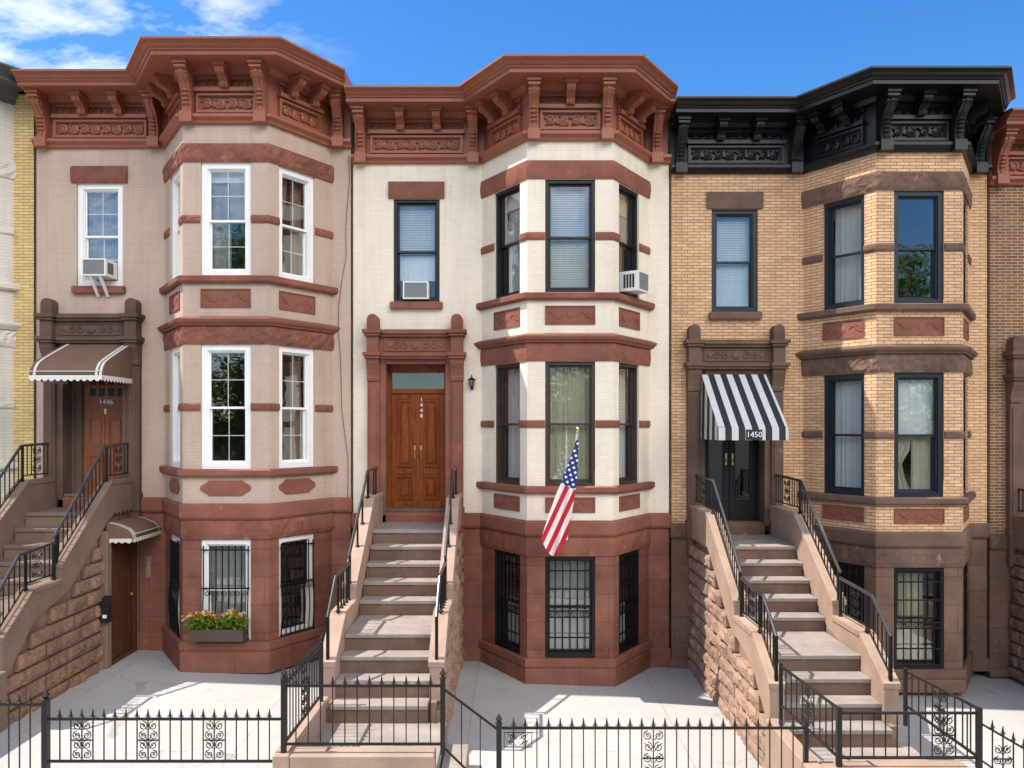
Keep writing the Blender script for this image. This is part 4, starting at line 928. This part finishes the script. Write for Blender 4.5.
# ------------------------------------------------------------------ awnings
def awning_brown(label, F, u0, u1, prof, zval, group='brown awnings with white piping'):
    o = F(((u0+u1)/2, 0, prof[0][1])); t = thing('door_awning', label, 'awning', o, group)
    m = MB(); k = len(prof); vs = [(u, n, z) for u in (u0, u1) for n, z in prof]
    m.add(vs, [(i, i+1, k+i+1, k+i) for i in range(k-1)], F)
    for e in (0, 1):
        u = (u0, u1)[e]; m.add([(u, n, z) for n, z in prof]+[(u, .0, prof[-1][1])], [tuple(range(k+1))], F)
    obj('canopy', m, 'awnb', t)
    m = MB()
    for u in (u0+.08, u1-.035, u1-.10) if u1-u0 > 1.0 else (u0+.1, u0+.16, u1-.03):
        m.add([(u-.02, n+.006, z+.006) for n, z in prof]+[(u+.02, n+.006, z+.006) for n, z in prof], [(i, i+1, k+i+1, k+i) for i in range(k-1)], F)
    nf, zf = prof[-1]
    for z in (zf+.06,): m.box(u0+.02, u1-.01, nf-.01, nf+.008, z, z+.012, F)
    obj('piping', m, 'awnw', t)
    m = MB(); nsc = 60
    def val(pts_fn, L):
        nn = max(8, int(L/.025)); vs = []
        for i in range(nn+1):
            s = L*i/nn; vs += [pts_fn(s, zf+.004), pts_fn(s, zf-zval*(.55+.45*abs(math.sin(math.pi*s/.1))))]
        m.add(vs, [(2*i, 2*i+2, 2*i+3, 2*i+1) for i in range(nn)], F)
    val(lambda s, z: (u0+s, nf+.01, z), u1-u0); val(lambda s, z: (u1+.006, nf-s, z), nf); val(lambda s, z: (u0-.006, nf-s, z), nf)
    obj('scalloped_valance', m, 'awnw', t)
    m = MB().tube([(u0+.01, .02, zf+.01), (u0+.01, nf-.01, zf+.01), (u1-.01, nf-.01, zf+.01), (u1-.01, .02, zf+.01)], .012, 6, F); obj('frame', m, 'ironw', t)
    return t
ta = awning_brown('brown cloth awning with white scalloped edge over the taupe house door', FRONT, -7.40, -6.27, [(.13, 1.34), (.5, 1.19), (.85, 1.04), (.98, .97), (1.06, .88), (1.09, .77)], .09)
m = MB()
for k in range(4): m.box(-6.99+.035*k, -6.975+.035*k, 1.097, 1.103, .79, .835, FRONT)
SIDE1 = Fr((-7.0+.575+.165, 0), (0, -1), (1, 0))
awning_brown('small brown awning over the basement door under the brown stoop', SIDE1, .03, 1.05, [(.04, -1.50), (.2, -1.54), (.34, -1.60), (.40, -1.66), (.42, -1.74)], .07)

# striped awning
o = (3.66, 0, .845+H0); t = thing('door_awning', 'black and white striped awning numbered 1450', 'awning', o)
u0, u1, nf, ztop, zf = 3.13, 4.19, 1.22, .845, -.03; m = MB()
def uvadd(pts, uvs, F=FRONT): m.add(pts, [tuple(range(len(pts)))], F, uvs)
n_ = 1.01/.158
uvadd([(u0, .13, ztop), (u1, .13, ztop), (u1, nf, zf), (u0, nf, zf)], [(.002, 0), (1.025, 0), (1.025, 1), (.002, 1)])
for u, uo in ((u0, 0), (u1, 0)): uvadd([(u, .02, ztop), (u, .13, ztop), (u, nf, zf), (u, .02, zf)], [(.02, 0), (.06, 0), (.72, 1), (.02, 1)])
obj('canopy', m, 'awns', t); m = MB(); zv = .19
uvadd([(u0, nf+.002, zf), (u1, nf+.002, zf), (u1, nf+.012, zf-zv), (u0, nf+.012, zf-zv)], [(.002, 0), (1.025, 0), (1.025, 1), (.002, 1)])
for u in (u0-.002, u1+.002): uvadd([(u, .02, zf), (u, nf, zf), (u, nf, zf-zv), (u, .02, zf-zv)], [(.02, 0), (.72, 0), (.72, 1), (.02, 1)])
va = obj('valance', m, 'awns', t)
m = MB().tube([(u0+.01, .04, zf+.01), (u0+.01, nf-.015, zf+.004), (u1-.01, nf-.015, zf+.004), (u1-.01, .04, zf+.01)], .012, 6, FRONT); obj('frame', m, 'iron', t)
m = MB().box(3.545, 3.79, nf+.012, nf+.018, zf-.185, zf-.03, FRONT); np_ = obj('number_patch', m, 'numb', va)
text_mesh('house_number', '1450', .12, 'numw', FRONT, 3.667, nf+.022, zf-.108, va, .003)

# ------------------------------------------------------------------ basement door in the stoop's side
t = thing('basement_door', 'wooden basement door in the side of the brown stoop', 'door', (-6.26, -.5, GZ[1]+H0))
F = SIDE1
m = MB().ring(.08, .97, GZ[1], -1.72, .07, -.04, .05, F); obj('door_frame', m, 'wood3', t)
m = MB().box(.15, .90, -.04, .0, GZ[1]+.02, -1.79, F); 
for p, q in ((GZ[1]+.15, -3.0), (-2.85, -2.3)):
    m.ring(.25, .5, p, q, .03, .0, .015, F); m.ring(.56, .8, p, q, .03, .0, .015, F)
obj('door_leaf', m, 'wood3', t)
m = MB().ball((.25, .04, -2.75), .03, F); m.box(.235, .265, 0, .012, -2.85, -2.65, F); obj('door_handle', m, 'brass', t)
m = MB().box(.98, 1.12, -.06, .075, GZ[1]-.05, -1.62, F, .01); m.box(-.0, .075, -.06, .06, GZ[1]-.05, -1.62, F); obj('door_jamb', m, 'cheekb', t)
# mailbox on the jamb
t = thing('mailbox', 'black wall mailbox beside the basement door', 'mailbox', (-6.2, -1.13, -2.72+H0))
Fm = Fr((-6.26+.02, -1.122), (1, 0), (0, -1)); m = MB(); m.prism([(0, -2.99), (.09, -2.99), (.09, -2.68), (0, -2.60)], -.10, .12, Fm); obj('box', m, 'black2', t)
m = MB(); m.prism([(-.005, -2.595), (.11, -2.70), (.11, -2.72), (-.005, -2.615)], -.11, .13, Fm); obj('lid', m, 'black2', t)
m = MB().box(.03, .09, .09, .094, -2.92, -2.87, Fm); obj('label_plate', m, 'numw', t)
# ornamental number sign on the wall past the door
t = thing('number_sign', 'gilt ornamental number sign by the basement door', 'sign', (-6.05, -.02, -2.3+H0))
m = MB().box(-6.075, -6.015, .012, .024, -2.50, -2.20, FRONT, .004); iron_scroll(m, FRONT, -6.10, -5.99, -2.54, -2.16, .026, .006); obj('plate', m, 'oldgold', t)

# ------------------------------------------------------------------ air conditioners
def aircon(label, F, u0, u1, z0, z1, nf, slots=True, arms=False, back=-.16):
    t = thing('air_conditioner', label, 'air conditioner', F(((u0+u1)/2, nf/2, z0)), 'window air conditioners')
    m = MB().ring(u0, u1, z0, z1, .022, nf-.03, nf, F); m.box(u0, u1, back, nf-.03, z0, z1, F, .006); obj('casing', m, 'acw', t)
    m = MB().box(u0+.022, u1-.022, nf-.028, nf-.012, z0+.022, z1-.022, F)
    k = 12
    for i in range(k): z = z0+.03+(z1-z0-.06)*i/(k-1); m.box(u0+.024, u1-.024, nf-.012, nf-.006, z-.004, z+.004, F)
    obj('grille', m, 'acg', t)
    for u, s in ((u0, -1), (u1, 1)):
        for i in range(4 if nf > .2 else 0):
            n = nf-.09-i*.05; m = MB().box(min(u, u+s*.003), max(u, u+s*.003), n-.018, n+.018, z0+.05, z1-.05, F); obj('side_vent', m, 'acd', t)
    if arms:
        m = MB()
        for u in (u0+.10, u0+.26): m.prism([(nf-.06, z0-.002), (nf-.02, z0-.002), (.05, z0-.30), (.02, z0-.28)], u, u+.045, F)
        obj('support_arm', m, 'pole', t)
    return t
F1h = Fr((-7.945, 0), (1, 0), (0, -1), .26); F2h = Fr((-2.665, 0), (1, 0), (0, -1), 0)
aircon('white window air conditioner on slanted arms in the taupe house', F1h, .95, 1.34, 2.18, 2.46, .34, arms=True)
aircon('white window air conditioner above the wooden double door', F2h, .86, 1.28, 2.10, 2.39, .10)
m = None
cR2 = (-2.665+3.557+.66, -1.08); aR2 = (-2.665+3.557+1.388, 0); F32 = Fr(cR2, (aR2[0]-cR2[0], 1.08), (1.08, -(aR2[0]-cR2[0])), 0)
aircon('white air conditioner jutting from the right side of the cream bay', F32, .31, .70, 2.10, 2.41, .28)

# ------------------------------------------------------------------ wall lantern, flag, planter, cable
t = thing('wall_lantern', 'small black wall lantern right of the wooden door', 'lantern', (-.667, 0, .68+H0))
m = MB().lathe([(.045, 0), (.045, .012), (.03, .018)], (0, 0, 0), 10, Fr((0, 0), (1, 0), (0, 1), -H0)); 
Lx = -.667; q = .72; LZ = Fr((0, 0), (1, 0), (0, -1), .70)
m = MB().box(Lx-.025, Lx+.025, 0, .015, -.10, .06, LZ); m.tube([(Lx, .01, -.08), (Lx, .06, -.10), (Lx, .10, -.08), (Lx, .10, -.055)], .008, 6, LZ); m.lathe([(.014, -.06), (.032, -.05), (.034, -.038)], (Lx, .10, 0), 8, LZ); m.lathe([(.075, .052), (.07, .062), (.04, .085), (.014, .10), (.009, .13), (.002, .15)], (Lx, .10, 0), 8, LZ)
for a in range(6): m.tube([(Lx+.034*math.cos(a*1.047), .10+.034*math.sin(a*1.047), -.04), (Lx+.058*math.cos(a*1.047), .10+.058*math.sin(a*1.047), .055)], .004, 4, LZ)
obj('lantern_frame', m, 'iron', t); m = MB().lathe([(.03, -.04), (.052, .05)], (Lx, .10, 0), 8, LZ); obj('lantern_glass', m, 'lamp', t)

def px(x, y, d): s = (13.5-d)/810; return Vector(((x-512)*s, -d, (425.7-y)*s))
t = thing('flag', 'flag of red and white stripes hanging on a white pole before the cream bay', 'flag', (.86, -1.12, -1.33+H0))
tip = px(577.5, 431, 2.05); bs = px(567, 513, 1.1); m = MB().tube([bs, bs.lerp(tip, .5), tip], .014, 8); obj('pole', m, 'pole', t)
m = MB().ball(tip+Vector((0, -.01, .03)), (.026, .026, .032), W, 10, 6); m.lathe([(.02, -.02), (.022, .0), (.012, .012)], tuple(tip), 8); obj('finial', m, 'gold', t, smooth=True)
m = MB().tube([bs+Vector((0, .12, -.03)), bs.lerp(tip, .12)], .024, 8); m.box(bs.x-.04, bs.x+.04, -1.105, -1.08, bs.z-.12, bs.z+.1); obj('pole_socket', m, 'iron', t)
Lp = [(576.2, 439), (570.6, 457.7), (564, 474.7), (556.4, 493.6), (548.9, 514.3), (541.3, 538)]; Rp = [(578.8, 440.5), (578.2, 457.7), (577.3, 476.6), (575.5, 492), (571.6, 514.3), (567.5, 540)]
def pl(P, t): i = min(len(P)-2, int(t*(len(P)-1))); f = t*(len(P)-1)-i; return Vector(P[i]).lerp(Vector(P[i+1]), f)
nb, na = 40, 28; vs = []; uvs = []
for i in range(nb+1):
    b = i/nb; l, r = pl(Lp, b), pl(Rp, b)
    for j in range(na+1):
        a = j/na; q = l.lerp(r, a)
        sag = b**3*math.sin(math.pi*min(1, a/.92))**.8*17 if a < .92 else 0
        q.y += sag
        wd = (r-l).length/70
        d = 2.03-.30*a*(.3+.7*b)-.28*b+.06*min(1, b*2)*math.sin(a*9.5+b*1.5)*(0.3+b)*min(1.3, wd*3)
        vs.append(tuple(px(q.x, q.y, d)))
        rel = q-Vector((577, 439)); fdir = Vector((-.40, .917)); sdir = Vector((.917, .40))
        f = rel.dot(fdir)/118; s_ = (rel.dot(sdir)+4)/(4.9*13) 
        fdir = Vector((-.42, .907)); sdir = Vector((.907, .42)); s_ = (rel.dot(sdir)+.6)/(4.7*13)
        uvs.append((f, s_))
m = MB().add(vs, [(i*(na+1)+j, i*(na+1)+j+1, (i+1)*(na+1)+j+1, (i+1)*(na+1)+j) for i in range(nb) for j in range(na)], W, uvs); obj('flag_cloth', m, 'flag', t, recalc=False, smooth=True)

# flower box under the taupe house's basement window
cL1 = (-7.945+3.557-.66, -1.08); Fp = Fr(cL1, (1, 0), (0, -1), .26)
t = thing('flower_box', 'bronze window box of orange and cream flowers under a white basement window', 'flower box', Fp((.6, .2, -3.56)))
m = MB(); m.prism([(.07, -3.50), (.27, -3.50), (.29, -3.32), (.05, -3.32)], .20, 1.01, Fp); obj('planter', m, 'plant', t); m = MB().box(.22, .99, .07, .27, -3.335, -3.325, Fp); obj('soil', m, 'soil', t)
lf, p1, p2 = MB(), MB(), MB()
def leafquad(mb, c, L, w_, F):
    a = random.uniform(0, 6.283); e = random.uniform(-.5, 1.0); d = Vector((math.cos(a)*math.cos(e), math.sin(a)*math.cos(e), math.sin(e))); s = d.cross(Vector((random.uniform(-.4, .4), random.uniform(-.4, .4), 1))).normalized(); c = Vector(c)
    mb.add([tuple(c), tuple(c+d*L*.5+s*w_), tuple(c+d*L), tuple(c+d*L*.5-s*w_)], [(0, 1, 2, 3)], F)
for (cu, ru) in ((.36, .23), (.82, .23)):
    for k in range(520):
        a, b, c_ = random.gauss(0, .5), random.gauss(0, .5), random.random()
        leafquad(lf, (cu+a*ru*.9, .17+b*.13, -3.31+c_*.2*math.exp(-a*a)), random.uniform(.05, .11), .016, Fp)
    for k in range(40):
        a, b = random.gauss(0, .5), random.gauss(0, .5); c = (cu+a*ru, .19+b*.13, -3.19+.1*random.random()*math.exp(-a*a)+.02); tgt = p1 if (random.random() < .55 if cu < .5 else random.random() < .35) else p2
        for q in range(6): leafquad(tgt, c, .045, .02, Fp)
obj('foliage', lf, 'leaf', t, recalc=False); obj('orange_blossoms', p1, 'pet1', t, recalc=False); obj('cream_blossoms', p2, 'pet2', t, recalc=False)

t = thing('cable', 'thin dark cable drooping down the taupe house by the party wall', 'cable', (-2.8, -.02, 1+H0))
m = MB().tube([(-2.72+.02*math.sin(i*1.7)-.16*math.sin(math.pi*i/14)**2*(1 if i > 4 else .5), -.02, 4.5-i*.42) for i in range(15)], .005, 4); obj('wire', m, 'cable', t)

# ------------------------------------------------------------------ street trees across the road (seen only in the glass)
def tree(x, y, h, label, crown=None, trunk=None):
    z0 = gz_at(x)-.16; t = thing('street_tree', label, 'tree', (x, y, z0+H0), 'street trees across the road')
    if crown: 
        inst('trunk', trunk, (x, y, z0+H0), t); inst('crown', crown, (x, y, z0+H0), t); return t
    Z = Fr((x, y), (1, 0), (0, 1), z0); m = MB().tube([(0, 0, 0), (.03, 0, 1.5), (-.05, .05, 3.0), (.05, 0, 5), (0, 0, 7)], [.19, .16, .14, .1, .04], 10, Z)
    for k in range(9):
        a = k*2.4; zb = 2.8+k*.42; m.tube([(0, 0, zb), (math.cos(a)*.9, math.sin(a)*.9, zb+.7), (math.cos(a)*1.9, math.sin(a)*1.9, zb+1.6)], [.07, .05, .02], 6, Z)
    tr = obj('trunk', m, 'bark', t); m = MB()
    for k in range(120):
        a = random.uniform(0, 6.28); rr = 3.6*random.random()**.6; zc = random.uniform(2.6, h); rr *= math.sin(math.pi*min(1, max(.08, (zc-2.4)/(h-1.6))))**.7; c = (rr*math.cos(a), rr*math.sin(a), zc)
        for q in range(150): leafquad(m, (c[0]+random.gauss(0, .4), c[1]+random.gauss(0, .4), c[2]+random.gauss(0, .36)), .19, .065, Z)
    cr = obj('crown', m, 'tleaf', t, recalc=False); return t
t0 = tree(-11.0, -21.0, 11.2, 'leafy street tree across the road, leftmost of the street trees'); ch = {c.name.split('.')[0]: c.data for c in t0.children}
tree(2.4, -21.4, 10.2, 'leafy street tree across the road, between two others', ch['crown'], ch['trunk']); tree(15.0, -21.0, 10.2, 'leafy street tree across the road, rightmost of the street trees', ch['crown'], ch['trunk'])
